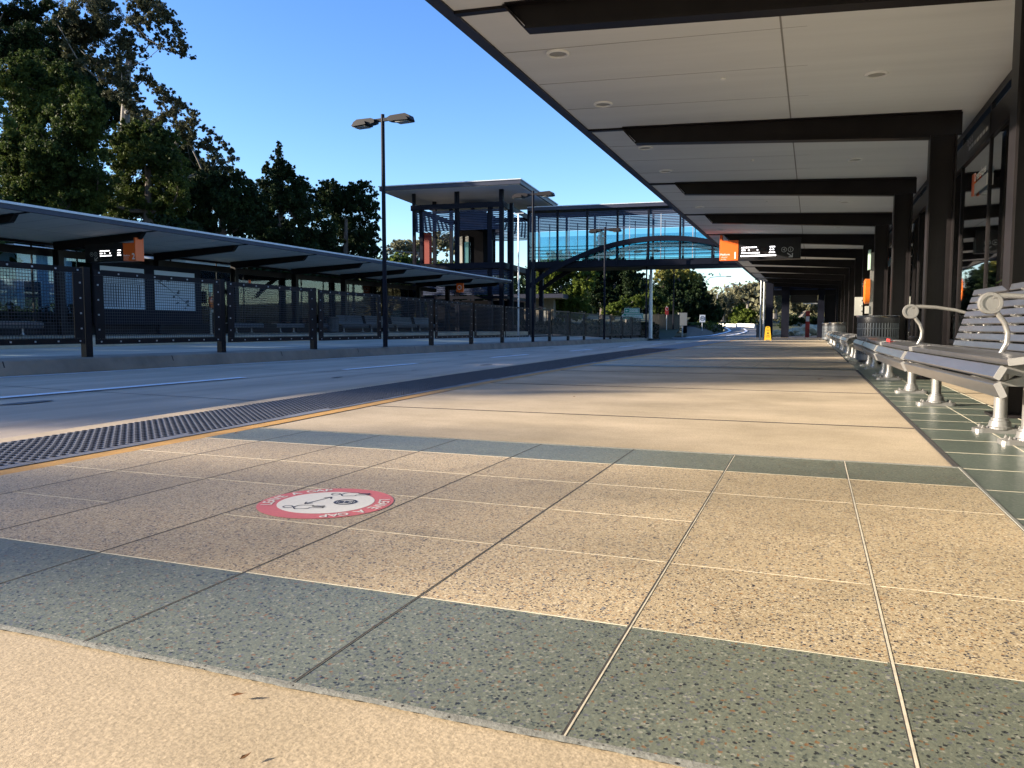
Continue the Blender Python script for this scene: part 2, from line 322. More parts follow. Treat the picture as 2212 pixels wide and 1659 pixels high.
M['leafpale'] = leafmat('pale_gum_foliage', (.10,.105,.06), (.24,.22,.13), .35, .25)
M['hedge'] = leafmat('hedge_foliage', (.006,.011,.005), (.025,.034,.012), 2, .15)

# ------------------------------------------------------------------ levels
def zi(y): return max(-.20, min(.17, .14 - .0062*(y-9)))       # island top
def zr(y): return zi(y) - .22                                    # road beside the island
def kx(y):                                                       # kerb edge of the near platform
    P = [(-20,-4.05),(2.8,-4.07),(4.8,-4.22),(8.8,-4.42),(16,-4.62),(30,-4.66),(48,-4.55),(70,-4.3)]
    for (a,b),(c,d) in zip(P, P[1:]):
        if y <= c: return b+(d-b)*(y-a)/(c-a)
    return P[-1][1]
def tx(y): return kx(y)+.17                                      # far edge of the tactile strip
def yx(y):                                                       # tactile / yellow
    P = [(-20,-3.17),(2.2,-3.17),(3.6,-3.19),(7.3,-3.36),(16,-3.44),(30,-3.42),(48,-3.3),(70,-3.2)]
    for (a,b),(c,d) in zip(P, P[1:]):
        if y <= c: return b+(d-b)*(y-a)/(c-a)
    return P[-1][1]
YS = [-16,-8,-4,-2,0,1,2,3,4,5,6,7,8,10,12,14,16,18,20,24,28,32,36,40,44,47.5]

# ------------------------------------------------------------------ ground, roads
g = MB(); xs = np.linspace(-420, 420, 29); ys = np.linspace(-120, 700, 29)
gv = []
for yy in ys:
    for xx in xs:
        z = -.55
        if yy > 130: z += min(40, (yy-130)*.05)
        gv.append((xx, yy, z))
g.add(gv, [(j*29+i, j*29+i+1, (j+1)*29+i+1, (j+1)*29+i) for j in range(28) for i in range(28)])
tag(g.build('ground', M['grass']), kind='structure')

YR = list(np.linspace(-16, 62, 40))
g = MB(); A = [(kx(y)-.02, y, -.15-.003*max(0,y-8)) for y in YR]; B = [(-7.4, y, -.12*.5+zr(y)*.5-.02) for y in YR]; C = [(-10.32-.018*max(0,y-9), y, zr(y)) for y in YR]
g.strip(B, A); g.strip(C, B)
def zrd(x, y):
    k0 = kx(y)
    if x > -7.4: t_ = (x-k0)/(-7.4-k0); return (-.15-.003*max(0,y-8))*(1-t_) + (zr(y)*.5-.08)*t_
    e_ = -10.32-.018*max(0,y-9); t_ = (x+7.4)/(e_+7.4); return (zr(y)*.5-.08)*(1-t_) + zr(y)*t_
for y in np.arange(-2.5, 60, 4.4):
    xs_ = [kx(y)-.05, -5.5, -6.5, -7.4, -8.5, -10.25]; g.strip([(x,y,zrd(x,y)+.004) for x in xs_], [(x,y+.016,zrd(x,y)+.004) for x in xs_], 1)
g.strip([(-7.395,y,zrd(-7.395,y)+.004) for y in YR], [(-7.41,y,zrd(-7.41,y)+.004) for y in YR], 1)
rr = random.Random(11)
for _ in range(26):                                              # oil drips and tar patches
    x, y, q = rr.uniform(-9.6,-5.2), rr.uniform(3,40), rr.uniform(.03,.11)
    g.poly([(x+q*(1+.3*rr.random())*math.cos(a_)*.7, y+q*2.2*(1+.3*rr.random())*math.sin(a_), zrd(x,y)+.007) for a_ in np.linspace(0,6.28,13)[:-1]], 2)
tag(g.build('busway_road', [M['road'], M['gap'], M['asphalt']]), kind='structure')
def islx(y): return -10.3-.018*max(0, y-9)
g = MB()                                                        # island with its tall sloped kerb
for a, b in zip(YR, YR[1:]):
    j = 0
    prof = lambda y: [(islx(y)+.02, y, zr(y)-.1), (islx(y), y, zr(y)+.02), (islx(y)-.07, y, zi(y)-.02), (islx(y)-.11, y, zi(y)), (islx(y)-.95, y, zi(y)), (islx(y)-.97, y, zi(y)-.2)]
    g.add(prof(a) + prof(b), [(k, k+1, 6+k+1, 6+k) for k in range(5)])
y1 = YR[-1]; g.add([(islx(y1)+.02,y1,zr(y1)-.1),(islx(y1),y1,zr(y1)+.02),(islx(y1)-.11,y1,zi(y1)),(islx(y1)-.95,y1,zi(y1)),(islx(y1)-.97,y1,zi(y1)-.2)], [(0,1,2,3,4)])
for y in np.arange(1.3, 60, 3.05):                              # kerb joints
    g.add([(islx(y)+.004,y,zr(y)),(islx(y)-.068,y,zi(y)-.018),(islx(y)-.068,y+.02,zi(y)-.018),(islx(y)+.004,y+.02,zr(y))], [(0,1,2,3)], 1)
tag(g.build('median_island', [M['kerb'], M['gap']]), kind='structure')
g = MB(); g.strip([(-17.45,y,.10) for y in YR], [(islx(y)-.96, y, zi(y)-.12) for y in YR])
tag(g.build('far_busway_road', M['road']), kind='structure')
# painted lines
g = MB(); lift = .006
def zroad(x, y):
    k0 = kx(y)
    if x > -7.4: t_ = (x-k0)/(-7.4-k0); return (-.15-.003*max(0,y-8))*(1-t_) + (zr(y)*.5-.08)*t_
    t_ = (x+7.4)/(islx(y)+7.4); return (zr(y)*.5-.08)*(1-t_) + zr(y)*t_
g.strip([(islx(y)+.16, y, zroad(islx(y)+.16,y)+lift) for y in YR], [(islx(y)+.24, y, zroad(islx(y)+.24,y)+lift) for y in YR])
for i in range(8):
    y0 = 5.0 + i*6.3; xx = -7.62+.016*y0; yy = [y0, y0+1.2, y0+2.6] if i else [5.3, 7, 8.9]
    g.strip([(xx-.07, y, zroad(xx-.07,y)+lift+.003) for y in yy], [(xx+.07, y, zroad(xx+.07,y)+lift+.003) for y in yy])
for i in range(6):
    y0 = 8 + i*9.0; g.strip([(-14.2,y,.045+lift) for y in (y0,y0+3)], [(-14.1,y,.047+lift) for y in (y0,y0+3)])
tag(g.build('road_markings', M['white']), kind='structure')

# ------------------------------------------------------------------ near platform
XJ = [-1.75-.475*3, -1.75-.475*2, -1.75-.475, -1.755, -1.28, -.80, -.325, .147, .595]
g = MB()
g.strip([(kx(y), y, -.004) for y in YS], [(6.0, y, -.004) for y in YS], 0)             # concrete slab under everything
g.strip([(kx(y), y, -.004) for y in YS], [(kx(y), y, -.25) for y in YS], 1)            # kerb face
g.strip([(tx(y), y, 0) for y in YS], [(kx(y), y, 0) for y in YS], 1)                   # coping
g.strip([(yx(y)+.115, y, 0) for y in YS], [(yx(y), y, 0) for y in YS], 2)              # yellow line
tag(g.build('platform_slab', [M['slab'], M['coping'], M['yellow']]), kind='structure')
g = MB()
BANDS = [(1.05, 0), (11.85, 1), (22.6, 1), (33.4, 1)]
for y0, far in BANDS:
    rows = [y0, y0+.45, y0+.9, y0+1.35, y0+1.8, y0+2.25, y0+2.7]
    for r_ in range(6):
        mi = 1 if r_ in (0, 5) else 0
        a, b = rows[r_], rows[r_+1]
        xe = max(yx(a), yx(b))+.118
        g.poly([(xe, a, .002), (.60, a, .002), (.60, b, .002), (xe, b, .002)], mi)
    for r_ in range(1, 6):                                          # thin cream grout across
        yy = rows[r_]; wgt = .0012 if r_ > 1 and r_ < 5 else .0022
        xs_ = [x for x in XJ if x > yx(yy)+.12]; xs_ = [yx(yy)+.12] + xs_
        for xa, xb in zip(xs_, xs_[1:]):
            if r_ in (2,3,4) and (not far) and random.random() < (.12 if xa < -.5 else .5): continue
            o_ = random.uniform(-.004,.004); g.box(xa+.004, xb-.006, yy+o_-wgt*(.8 if xa < -.5 else .22), yy+o_+wgt*(.8 if xa < -.5 else .22), .002, .0028, 2)
    for x in XJ:                                                   # joints along: dark gap with its sealant
        if x < yx(y0)+.3: continue
        dk, lt = (.0046,.0006) if x < -.5 else ((.0044,.0030) if x < 0 else (.0020,.0046)); g.box(x-dk, x, y0, y0+2.7, .001, .0026, 3); g.box(x, x+lt, y0, y0+2.7, .001, .0028, 2 if x > -.5 else 4)
# polished green strip along the wall with the benches
for y0 in np.arange(-6.04, 47, .465):
    for xa, xb in ((.60,.965),(.965,1.275)):
        g.poly([(xa+.002,y0+.002,.0025),(xb-.002,y0+.002,.0025),(xb-.002,y0+.463,.0025),(xa+.002,y0+.463,.0025)], 5)
    g.box(.603, 1.275, y0-.003, y0+.003, 0, .0032, 2)
g.box(.963, .968, -6, 47, 0, .0034, 2); g.box(1.272, 1.279, -6, 47, 0, .004, 2)
for y0, y1 in ((3.75,11.85),(14.55,22.6),(25.3,33.4),(36.1,47)):
    g.box(.580, .606, y0, y1, 0, .0042, 3)
    for yy in np.arange(y0+1.4, y1-.3, 2.6): q = .003 if yy < 5.5 else .0016; g.box(yx(yy)+.12, .58, yy-q, yy+q, -.003, .0004, 3)
g.box(.596, .606, -6, 3.75, 0, .005, 4)
g.box(-3.05, .60, 3.738, 3.752, 0, .0045, 4)
# ragged sealant between the near slab and the first tile row
rx = np.arange(-3.04, .62, .012); e0 = 1.035 + .0015*np.sin(rx*17) + RNG.uniform(-.0014,.0014,len(rx)); e1 = 1.050 + .0006*RNG.normal(size=len(rx))
hz = .0024+.0004*RNG.random(len(rx))
g.strip([(x,a,.001) for x,a in zip(rx,e0)], [(x,(a+b)/2,h_) for x,a,b,h_ in zip(rx,e0,e1,hz)], 4)
g.strip([(x,(a+b)/2,h_) for x,a,b,h_ in zip(rx,e0,e1,hz)], [(x,b,.0032) for x,b in zip(rx,e1)], 4)
for _ in range(40):
    x = random.uniform(-3,.6); y = 1.033+random.uniform(0,.014); q = random.uniform(.001,.0035)
    g.lathe([(q,0),(q*.8,q*.3),(q*.2,q*.4)], (x,y,.0022), 5, 3)
tag(g.build('platform_tiles', [M['tan'], M['green'], M['grout'], M['gap'], M['sealant'], M['polgreen']]), kind='structure')

# tactile strip: plates with rows of studs
g = MB()
YT = [y for y in YS if y < 47.5] + [47.5]
g.strip([(yx(y)-.004, y, .003) for y in YT], [(tx(y)+.004, y, .003) for y in YT], 0)
for y in np.arange(-3, 47, .6): g.box(tx(y)+.01, yx(y)-.01, y-.002, y+.002, .003, .0045, 1)
vs = []; fs = []
def stud(x, y, n, r0, r1, h):
    b = len(vs)
    for (r_, z) in ((r0,.003),(r1,.003+h)):
        for k in range(n): vs.append((x+r_*math.cos(2*math.pi*k/n), y+r_*math.sin(2*math.pi*k/n), z))
    for k in range(n): fs.append((b+k, b+(k+1)%n, b+n+(k+1)%n, b+n+k))
    fs.append(tuple(b+n+k for k in range(n)))
y = .8
while y < 22:
    n = 8 if y < 6 else 6
    x0 = tx(y)+.035; cnt = int((yx(y)-.02-x0)/.05)
    for i in range(cnt): stud(x0+i*.05, y, n, .0175, .0115, .006)
    y += .05
g.add(vs, fs, 2)
tag(g.build('tactile_strip', [M['tactile'], M['gap'], M['dome']]), 'dark grey studded tactile paving strip along the near platform edge', 'tactile strip')

# ------------------------------------------------------------------ floor decal
cx, cy = -1.535, 2.21; RAD = .228
Lx = Vector((math.cos(_t), math.sin(_t), 0)); Fx = Vector((-math.sin(_t), math.cos(_t), 0)); DC = Vector((cx, cy, .0034))
dec = empty('floor_decal', (0,0,0), 0, 'round red and white floor sticker reading LEAVE A GAP on the tan tiles', 'floor sticker')
g = MB(); g.disc(DC, RAD, 64, 0, Lx, Fx); g.build('border_disc', M['red'], dec)
g = MB(); g.disc(DC+Vector((0,0,.0006)), RAD*.715, 64, 0, Lx, Fx); g.build('inner_disc', M['dwhite'], dec)
def textmesh(txt, size, font_bold=True, extrude=0.0):
    c = bpy.data.curves.new('t', 'FONT'); c.body = txt; c.size = size; c.align_x = 'CENTER'; c.align_y = 'CENTER'; c.extrude = extrude; c.offset = size*.018 if font_bold else 0
    o = bpy.data.objects.new('t', c); COL.objects.link(o); bpy.context.view_layer.update()
    me = bpy.data.meshes.new_from_object(o); bpy.data.objects.remove(o); bpy.data.curves.remove(c); return me
def put_text(mb, txt, size, c, ux, uy, mi=0, bold=True):
    me = textmesh(txt, size, bold); c = Vector(c); ux = Vector(ux); uy = Vector(uy)
    mb.add([c + ux*v_.co.x + uy*v_.co.y for v_ in me.vertices], [tuple(p_.vertices) for p_ in me.polygons], mi); bpy.data.meshes.remove(me); return mb
g = MB()
for a0, a1 in ((189, 101), (9, -79)):
    s_ = "LEAVE A GAP"
    for i, ch in enumerate(s_):
        if ch == ' ': continue
        an = R(a0 + (a1-a0)*i/(len(s_)-1)); rad = Lx*math.cos(an)+Fx*math.sin(an); tan_ = Lx*math.sin(an)-Fx*math.cos(an)
        put_text(g, ch, .052, DC+rad*(RAD*.855)+Vector((0,0,.0011)), tan_, rad)
g.build('lettering', M['dwhite'], dec)
g = MB(); zt = Vector((0,0,.0013))
def dp(a, b): return DC + Lx*(a*RAD) + Fx*(b*RAD) + zt
def stroke(pts, wd, closed=False):
    pts = [dp(*q) for q in pts]
    if closed: pts = pts + [pts[0]]
    for a, b in zip(pts, pts[1:]):
        d = (b-a).normalized(); n_ = Vector((-d.y, d.x, 0))*wd; g.poly([a-n_-d*wd*.7, b-n_+d*wd*.7, b+n_+d*wd*.7, a+n_-d*wd*.7])
for ox, oy in ((-.49,-.30),(.02,.55)):
    g.ring(dp(ox, oy), RAD*.058, RAD*.078, 24, 0, Lx, Fx)
    stroke([(ox+.09,oy-.02),(ox+.13,oy+.07),(ox+.17,oy+.10),(ox+.34,oy+.09),(ox+.36,oy+.05),(ox+.52,oy+.05),(ox+.53,oy+.01),(ox+.36,oy+.005),(ox+.53,oy-.03),(ox+.52,oy-.08),(ox+.34,oy-.06),(ox+.32,oy-.12),(ox+.14,oy-.14),(ox+.11,oy-.09)], .0023, True)
stroke([(-.29,-.12),(.0,.34)], .0026); stroke([(-.30,.0),(-.29,-.12),(-.19,-.07)], .0026); stroke([(-.10,.29),(.0,.34),(.02,.22)], .0026)
g.ring(dp(.29,0), RAD*.14, RAD*.178, 32, 0, Lx, Fx)
for a, b, c_, d_ in ((.20,.26,-.06,.05),(.28,.34,-.06,.05),(.355,.38,-.06,-.03),(.355,.38,.02,.05)): g.poly([dp(a,c_),dp(b,c_),dp(b,d_),dp(a,d_)])
stroke([(.18,-.08),(.40,-.08),(.40,.07),(.18,.07)], .0016, True)
g.build('pictograms', M['dink'], dec)

# fallen leaves and grit on the floor
def leaf_at(x, y, s_, rz):
    b = MB(); c_, q = math.cos(rz), math.sin(rz); P = [(-1,0,.1),(-.3,.38,.35),(.5,.3,.15),(1.1,0,.5),(.4,-.34,.3),(-.4,-.3,.05)]
    b.add([(s_*(a*c_-b_*q), s_*(a*q+b_*c_), s_*z_*.6) for a,b_,z_ in P], [(0,3,2,1),(0,5,4,3)])
    o = b.build('fallen_leaf', M['fallen']); o.location = (x, y, .003); return o
lf = [(spot(515,1505,1.31), .011, .5, 'curled dry leaf on the near concrete left of centre'), (spot(530,1636,1.14), .008, 1.2, 'tiny dry leaf on the near concrete at the bottom of the view'),
      (spot(935,1355,1.55), 0, 0, '')]
for (u, v, s_, rz, lb) in ((515,1505,.012,.5,'curled dry leaf on the near concrete just in front of the green tiles'),(530,1639,.009,1.3,'small dry leaf on the concrete at the very front'),(925,1190+2,.0,0,'')):
    if s_ == 0: continue
    d = spot(u, v, 1) - Vector((0,0,EYE)); q = Vector((0,0,EYE)) + d*(EYE/-d.z)
    tag(leaf_at(q.x, q.y, s_, rz), lb, 'leaf')
for (x, y, s_, rz, lb) in ((.10,9.6,.035,.3,'brown dry leaf on the shaded slab before the second tile band'),(-3.02,3.5,.018,1,'dry leaf lying on the yellow line'),(-1.9,6.4,.02,2,'dry leaf on the slab beside the tactile strip'),(1.33,4.9,.04,1.1,'dry twig-like leaf on the tan floor behind the near bench leg')):
    tag(leaf_at(x, y, s_, rz), lb, 'leaf')

# ------------------------------------------------------------------ platform shelters
FRAMES = [6.05+4.14*k for k in range(-3, 11)]
Y0, Y1 = -8.5, 47.6
def shelter(name, label, sgn, ox, dz, ya, yb, lights=True, group=None, glassmat=None, frames=None):
    "sgn=+1: near platform shelter, kerb on the -X side. local x (0 at kerb) -> world ox + sgn*x"
    X = lambda x: ox + sgn*x
    root = empty(name, (0,0,0), 0, label, 'platform shelter', group)
    def ln(b, m_, n_, par=root, sm=False): return b.build(n_, m_, par, sm)
    # soffit: falls gently to the back
    zs = lambda x: 3.215 - .042*(x+2.8) + dz
    b = MB(); b.prism([(-2.84, 3.217), (1.95, 3.01), (1.95, 3.10), (-2.84, 3.26)], (ox, ya, dz), (ox, yb, dz), (sgn,0,0), (0,0,1)); so_ = ln(b, M['soffit'], 'soffit')
    b = MB()
    b.box(X(-.318), X(-.302), ya, yb, zs(-.3)-.004, zs(-.3)+.01)
    for fa, fb in zip(frames, frames[1:]):
        for q in (.25, .5, .75):
            y = fa+(fb-fa)*q; b.bar((X(-2.82), y, zs(-2.82)-.001), (X(1.9), y, zs(1.9)-.001), .007, .004)
    b.build('board_joint', M['soffline'], so_)
    b = MB(); b.prism([(-2.95,3.20),(-2.842,3.20),(-2.842,3.30),(2.1,3.12),(2.1,3.2),(-2.95,3.36)], (ox,ya,dz), (ox,yb,dz), (sgn,0,0), (0,0,1)); rf = ln(b, M['fascia'], 'roof')
    b = MB(); b.prism([(-2.975,3.325),(-2.952,3.325),(-2.952,3.362),(2.1,3.203),(2.1,3.225),(-2.975,3.385)], (ox,ya-.02,dz), (ox,yb+.02,dz), (sgn,0,0), (0,0,1)); b.build('capping', M['roofpale'], rf)
    b = MB(); b.prism([(-2.842,3.19),(2.0,2.99),(2.0,3.12),(-2.842,3.30)], (ox,yb,dz), (ox,yb+.03,dz), (sgn,0,0), (0,0,1)); b.prism([(-2.842,3.19),(2.0,2.99),(2.0,3.12),(-2.842,3.30)], (ox,ya-.03,dz), (ox,ya,dz), (sgn,0,0), (0,0,1)); b.build('end_trim', M['fascia'], rf)
    # portal frames: one flanged beam and one column each
    for y in frames:
        b = MB(); t_ = .07
        tip = [(-2.38, 3.19), (-2.20, 3.0), (1.2, 2.775), (1.52, 2.775), (1.52, 3.03)]
        b.prism(tip, (ox, y-.012, dz), (ox, y+.012, dz), (sgn,0,0), (0,0,1))
        b.prism([(-2.20,3.0),(-2.21,2.978),(1.2,2.755),(1.2,2.775)], (ox,y-t_,dz), (ox,y+t_,dz), (sgn,0,0), (0,0,1))
        b.prism([(-2.40,3.19),(-2.235,3.005),(-2.21,3.0),(-2.375,3.19)], (ox,y-t_,dz), (ox,y+t_,dz), (sgn,0,0), (0,0,1))
        b.prism([(-2.37,3.185),(1.5,3.02),(1.5,3.035),(-2.37,3.20)], (ox,y-t_-.02,dz), (ox,y+t_+.02,dz), (sgn,0,0), (0,0,1))
        b.prism([(-2.842,3.19),(-2.36,3.172),(-2.36,3.225),(-2.842,3.24)], (ox,y-.035,dz), (ox,y+.035,dz), (sgn,0,0), (0,0,1))
        fr_ = ln(b, M['steel'], 'portal_frame')
        b = MB()
        for xa, xb in ((1.195,1.212),(1.448,1.465)): b.box(X(xa), X(xb), y-.10, y+.10, .0+dz, 2.775+dz)
        b.box(X(1.212), X(1.448), y-.006, y+.006, dz, 2.775+dz); b.box(X(1.13), X(1.53), y-.14, y+.14, dz, .02+dz)
        b.build('column', M['steel'], fr_)
    # rear wall: dado, sill, header, mullions, panes
    gm = glassmat or M['glassr']
    b = MB(); b.box(X(1.70), X(1.76), ya+.6, yb-1.8, dz, .40+dz); ln(b, M['steel'], 'dado_wall')
    b = MB(); b.box(X(1.60), X(1.80), ya+.6, yb-1.8, .401+dz, .435+dz); ln(b, M['steel'], 'sill')
    b = MB(); b.box(X(1.67), X(1.75), ya+.6, yb-1.8, 2.58+dz, 2.83+dz); ln(b, M['steel'], 'header')
    b = MB(); b.box(X(1.68), X(1.74), ya+.6, yb-1.8, 2.93+dz, 3.01+dz); ln(b, M['steel'], 'eaves_rail')
    for y in frames:
        for yy, wd_ in ((y+1.0, 2.46), (y-.65, 1.62)):
            if yy < ya+.6 or yy+wd_ > yb-1.6: continue
            b = MB(); b.box(X(1.684), X(1.722), yy-.022, yy+.022, .436+dz, 2.578+dz); b.box(X(1.684), X(1.722), yy-.022, yy+.022, 2.832+dz, 2.928+dz); ln(b, M['steel'], 'mullion')
            b = MB(); b.box(X(1.70), X(1.708), yy+.024, yy+wd_, .437+dz, 2.577+dz); ln(b, gm, 'pane')
    # recessed downlights
    if lights:
        for y in frames:
            for dx_, dy_ in ((-2.32, 1.16), (-2.34, 2.94), (.52, 2.5)):
                if y+dy_ > yb-.3 or y+dy_ < ya+.3: continue
                zz = zs(dx_)-.004
                b = MB(); b.lathe([(.112,.003),(.110,-.010),(.098,-.018),(.086,-.016),(.082,.001)], (X(dx_), y+dy_, zz), 28); dl = ln(b, M['signwhite'], 'downlight')
                b = MB(); b.disc((X(dx_), y+dy_, zz-.0035), .081, 24); b.build('lens', M['boxgrey'], dl)
            if y+2.3 < yb:
                b = MB(); b.lathe([(.03,.0),(.03,-.012),(.012,-.02)], (X(-.92), y+2.3, zs(-.92)-.003), 16); ln(b, M['signwhite'], 'smoke_detector', sm=True)
    return root
s1 = shelter('platform_shelter', 'long dark framed shelter roof with pale soffit over the near platform', 1, 0, 0, Y0, Y1, frames=FRAMES, group='platform shelters')
FR2 = [6.05+4.14*k for k in range(0, 11)]
s2 = shelter('platform_shelter', 'long shelter with glazed back wall over platform 2 across the busway', -1, -21.67, .34, 2.0, 48.3, lights=False, frames=[y for y in FR2], group='platform shelters', glassmat=M['glassl'])
# platform 2 floor
g = MB(); g.box(-30, -17.4, -10, 48, -.2, .33, 0); g.box(-17.55, -17.4, -10, 48, .3301, .334, 1); g.box(-17.95, -17.6, -10, 48, .3301, .335, 2)
g.box(-22.9, -18.2, 6, 10, .3301, .333, 3)
tag(g.build('far_platform_slab', [M['slab'], M['coping'], M['tactile'], M['green']]), kind='structure')

# ------------------------------------------------------------------ benches
def slat(b, c, wd, th, ang, y0, y1, mi=0):
    "slat running along local y; c=(x,z) centre, wd wide, th thick, ang tilt in the xz plane"
    ca, sa = math.cos(ang), math.sin(ang); e = .004
    pr = [(-wd/2,-th/2+e),(-wd/2+e,-th/2),(wd/2-e,-th/2),(wd/2,-th/2+e),(wd/2,th/2-e),(wd/2-e,th/2),(-wd/2+e,th/2),(-wd/2,th/2-e)]
    pr = [(c[0]+p*ca-q*sa, c[1]+p*sa+q*ca) for p, q in pr]
    b.prism(pr, (0,y0,0), (0,y1,0), (1,0,0), (0,0,1), mi)
def slatcap(b, c, wd, th, ang, y, s_):
    slat(b, c, wd+.002, th+.002, ang, y, y+.004*s_, 1)
SEAT = [((.065,.205), .095, .038, R(118)), ((.045,.335), .105, .038, R(62)), ((.155,.432), .115, .034, R(9)), ((.252,.444), .082, .034, R(0)), ((.340,.440), .080, .034, R(-3))]
SEAT[0] = ((.067,.290), .078, .030, R(115)); SEAT[1] = ((.063,.376), .068, .030, R(62)); SEAT[2] = ((.146,.436), .102, .034, R(9)); SEAT[3] = ((.256,.445), .076, .032, R(0)); SEAT[4] = ((.346,.441), .074, .032, R(-3))
BACKS = [((.392+.017*i, .480+.0545*i), .045, .020, R(72)) for i in range(8)]
def make_bench(L_, back=False, arms=(), legs=(.25,)):
    root = empty('platform_bench', (0,0,0), 0)
    b = MB()
    for s_ in SEAT:
        slat(b, s_[0], s_[1], s_[2], s_[3], 0, L_); slatcap(b, *s_, 0, -1); slatcap(b, *s_, L_, 1)
    st = b.build('seat', [M['slat'], M['slatend']], root)
    if back:
        b = MB()
        for s_ in BACKS: slat(b, s_[0], s_[1], s_[2], s_[3], .02, L_-.02); slatcap(b, *s_, .02, -1)
        bk = b.build('backrest', [M['slat'], M['slatend']], root)
        b = MB()
        for yy in (.25, L_/2, L_-.25):
            b.tube([(.36,yy,.41),(.41,yy,.44),(.43,yy,.50),(.535,yy,.88)], [.02,.018,.015,.012], 8)
            for i in range(7):
                q = ((BACKS[i][0][0]+BACKS[i+1][0][0])/2, (BACKS[i][0][1]+BACKS[i+1][0][1])/2); b.tube([(q[0]-.02,yy,q[1]+.008),(q[0]+.03,yy,q[1]-.012)], .007, 6)
        b.build('backrest_bracket', M['alu'], root, True)
    for yy in legs:
        b = MB()
        b.lathe([(.060,.034),(.056,.050),(.052,.070),(.046,.073),(.044,.086),(.0365,.089),(.0345,.10),(.034,.20),(.034,.36)], (.25,yy,0), 20)
        lg = b.build('leg', M['alu'], root, True)
        b = MB(); P = []
        hw, hl, r_ = .058, .135, .035
        for sx_, sy_, a0 in ((1,1,0),(-1,1,90),(-1,-1,180),(1,-1,270)):
            for k in range(4):
                an = R(a0+30*k); P.append((.25+sx_*(hl-r_)+r_*math.cos(an), yy+sy_*(hw-r_)+r_*math.sin(an)))
        b.add([(x,y,.0) for x,y in P]+[(x,y,.024) for x,y in P]+[(.25+(x-.25)*.8,yy+(y-yy)*.8,.03) for x,y in P],
              [tuple(range(15,-1,-1)), tuple(range(32,48))]+[(i,(i+1)%16,16+(i+1)%16,16+i) for i in range(16)]+[(16+i,16+(i+1)%16,32+(i+1)%16,32+i) for i in range(16)])
        b.lathe([(.066,.024),(.066,.034),(.060,.040)], (.25,yy,0), 20)
        bs = b.build('base_plate', M['alu'], lg)
        b = MB()
        for sx_ in (-1,1):
            for sy_ in (-1,1): b.lathe([(.010,.028),(.010,.036),(.006,.036),(.006,.046)], (.25+sx_*.092,yy+sy_*.034,0), 6)
        b.build('bolt', M['alu'], lg)
        b = MB()                                            # cast bracket that carries the slats
        b.prism([(.205,.35),(.11,.32),(.095,.275),(.11,.27),(.14,.30),(.21,.30),(.27,.30),(.38,.385),(.38,.412),(.20,.412),(.12,.395),(.09,.34),(.105,.335),(.13,.365)], (0,yy-.018,0), (0,yy+.018,0), (1,0,0), (0,0,1))
        b.tube([(.085,yy,.31),(.12,yy,.318)], .012, 8)
        b.build('bracket', M['alu'], lg)
    for ya_ in arms:
        b = MB(); xr, zr_ = .165, .735; rr = .047
        b.tube([(.225,ya_,.445),(.255,ya_,.51),(.258,ya_,.57),(.24,ya_,.625),(.205,ya_,.675),(.185,ya_,.70)], [.015,.015,.0145,.0145,.0155,.018], 10)
        b.tube([(.175,ya_,.772),(.24,ya_,.776),(.36,ya_,.768),(.50,ya_,.745),(.62,ya_,.71),(.71,ya_,.665),(.72,ya_,.60),(.64,ya_,.50),(.50,ya_,.425),(.36,ya_,.415)], [.019,.0165,.0150,.0135,.0125,.012,.0115,.0115,.012,.012], 10)
        n = 28; prof = [(rr+.012,-.02),(rr+.016,-.012),(rr+.016,.012),(rr+.012,.02),(rr-.004,.02),(rr-.004,-.02)]
        vs_ = []; fs_ = []
        for k in range(n):
            an = 2*math.pi*k/n
            for pr_, q in prof: vs_.append((xr+pr_*math.cos(an), ya_+q, zr_+pr_*math.sin(an)))
        for k in range(n):
            for j in range(6): fs_.append((k*6+j, ((k+1)%n)*6+j, ((k+1)%n)*6+(j+1)%6, k*6+(j+1)%6))
        b.add(vs_, fs_); arm = b.build('armrest', M['alu'], root, True)
        b = MB(); b.prism([((rr-.003)*math.cos(2*math.pi*k/28),(rr-.003)*math.sin(2*math.pi*k/28)) for k in range(28)], (xr,ya_-.013,zr_), (xr,ya_+.013,zr_), (1,0,0), (0,0,1)); b.build('armrest_disc', M['alu'], arm)
    return root
GB = 'benches in a row along the near platform wall'
bA = make_bench(2.42, True, (.62,), (.17,.66,2.28)); bA.location = (.805,4.42,0); bA.rotation_euler = (0,0,R(3.9)); tag(bA, 'nearest silver slatted bench with backrest and ring ended armrest', 'bench', GB)
bB = make_bench(2.08, False, (.55,), (1.0,)); bB.location = (.625,6.88,0); bB.rotation_euler = (0,0,R(1.2)); tag(bB, 'backless slatted bench with armrest, second from the camera, next to the backrest bench', 'bench', GB)
bK = make_bench(2.45, False, (), (.74,1.46)); bK.location = (.575,9.08,0); bK.rotation_euler = (0,0,R(-.6)); tag(bK, 'backless slatted bench, third from the camera', 'bench', GB)
bC = make_bench(1.98, False, (), (.55,1.5)); bC.location = (.60,11.72,0); bC.rotation_euler = (0,0,R(.5)); tag(bC, 'backless slatted bench just before the nearest round litter bin', 'bench', GB)
spots = [(15.2,.52),(17.7,.50),(20.2,.48),(22.9,.46),(26.0,.44),(29.6,.42)]
names = ['first backless bench beyond the nearest round litter bin','second backless bench beyond the nearest round litter bin','third backless bench beyond the nearest round litter bin','fourth backless bench beyond the nearest round litter bin','second to last backless bench in the row before the far bins','last backless bench in the row before the far bins']
for (y, x), nm in zip(spots, names):
    o = copy_tree(bC); o.location = (x, y, 0); o.rotation_euler = (0,0,R(.5)); tag(o, nm, 'bench', GB)
GB2 = 'benches along the wall of platform 2'
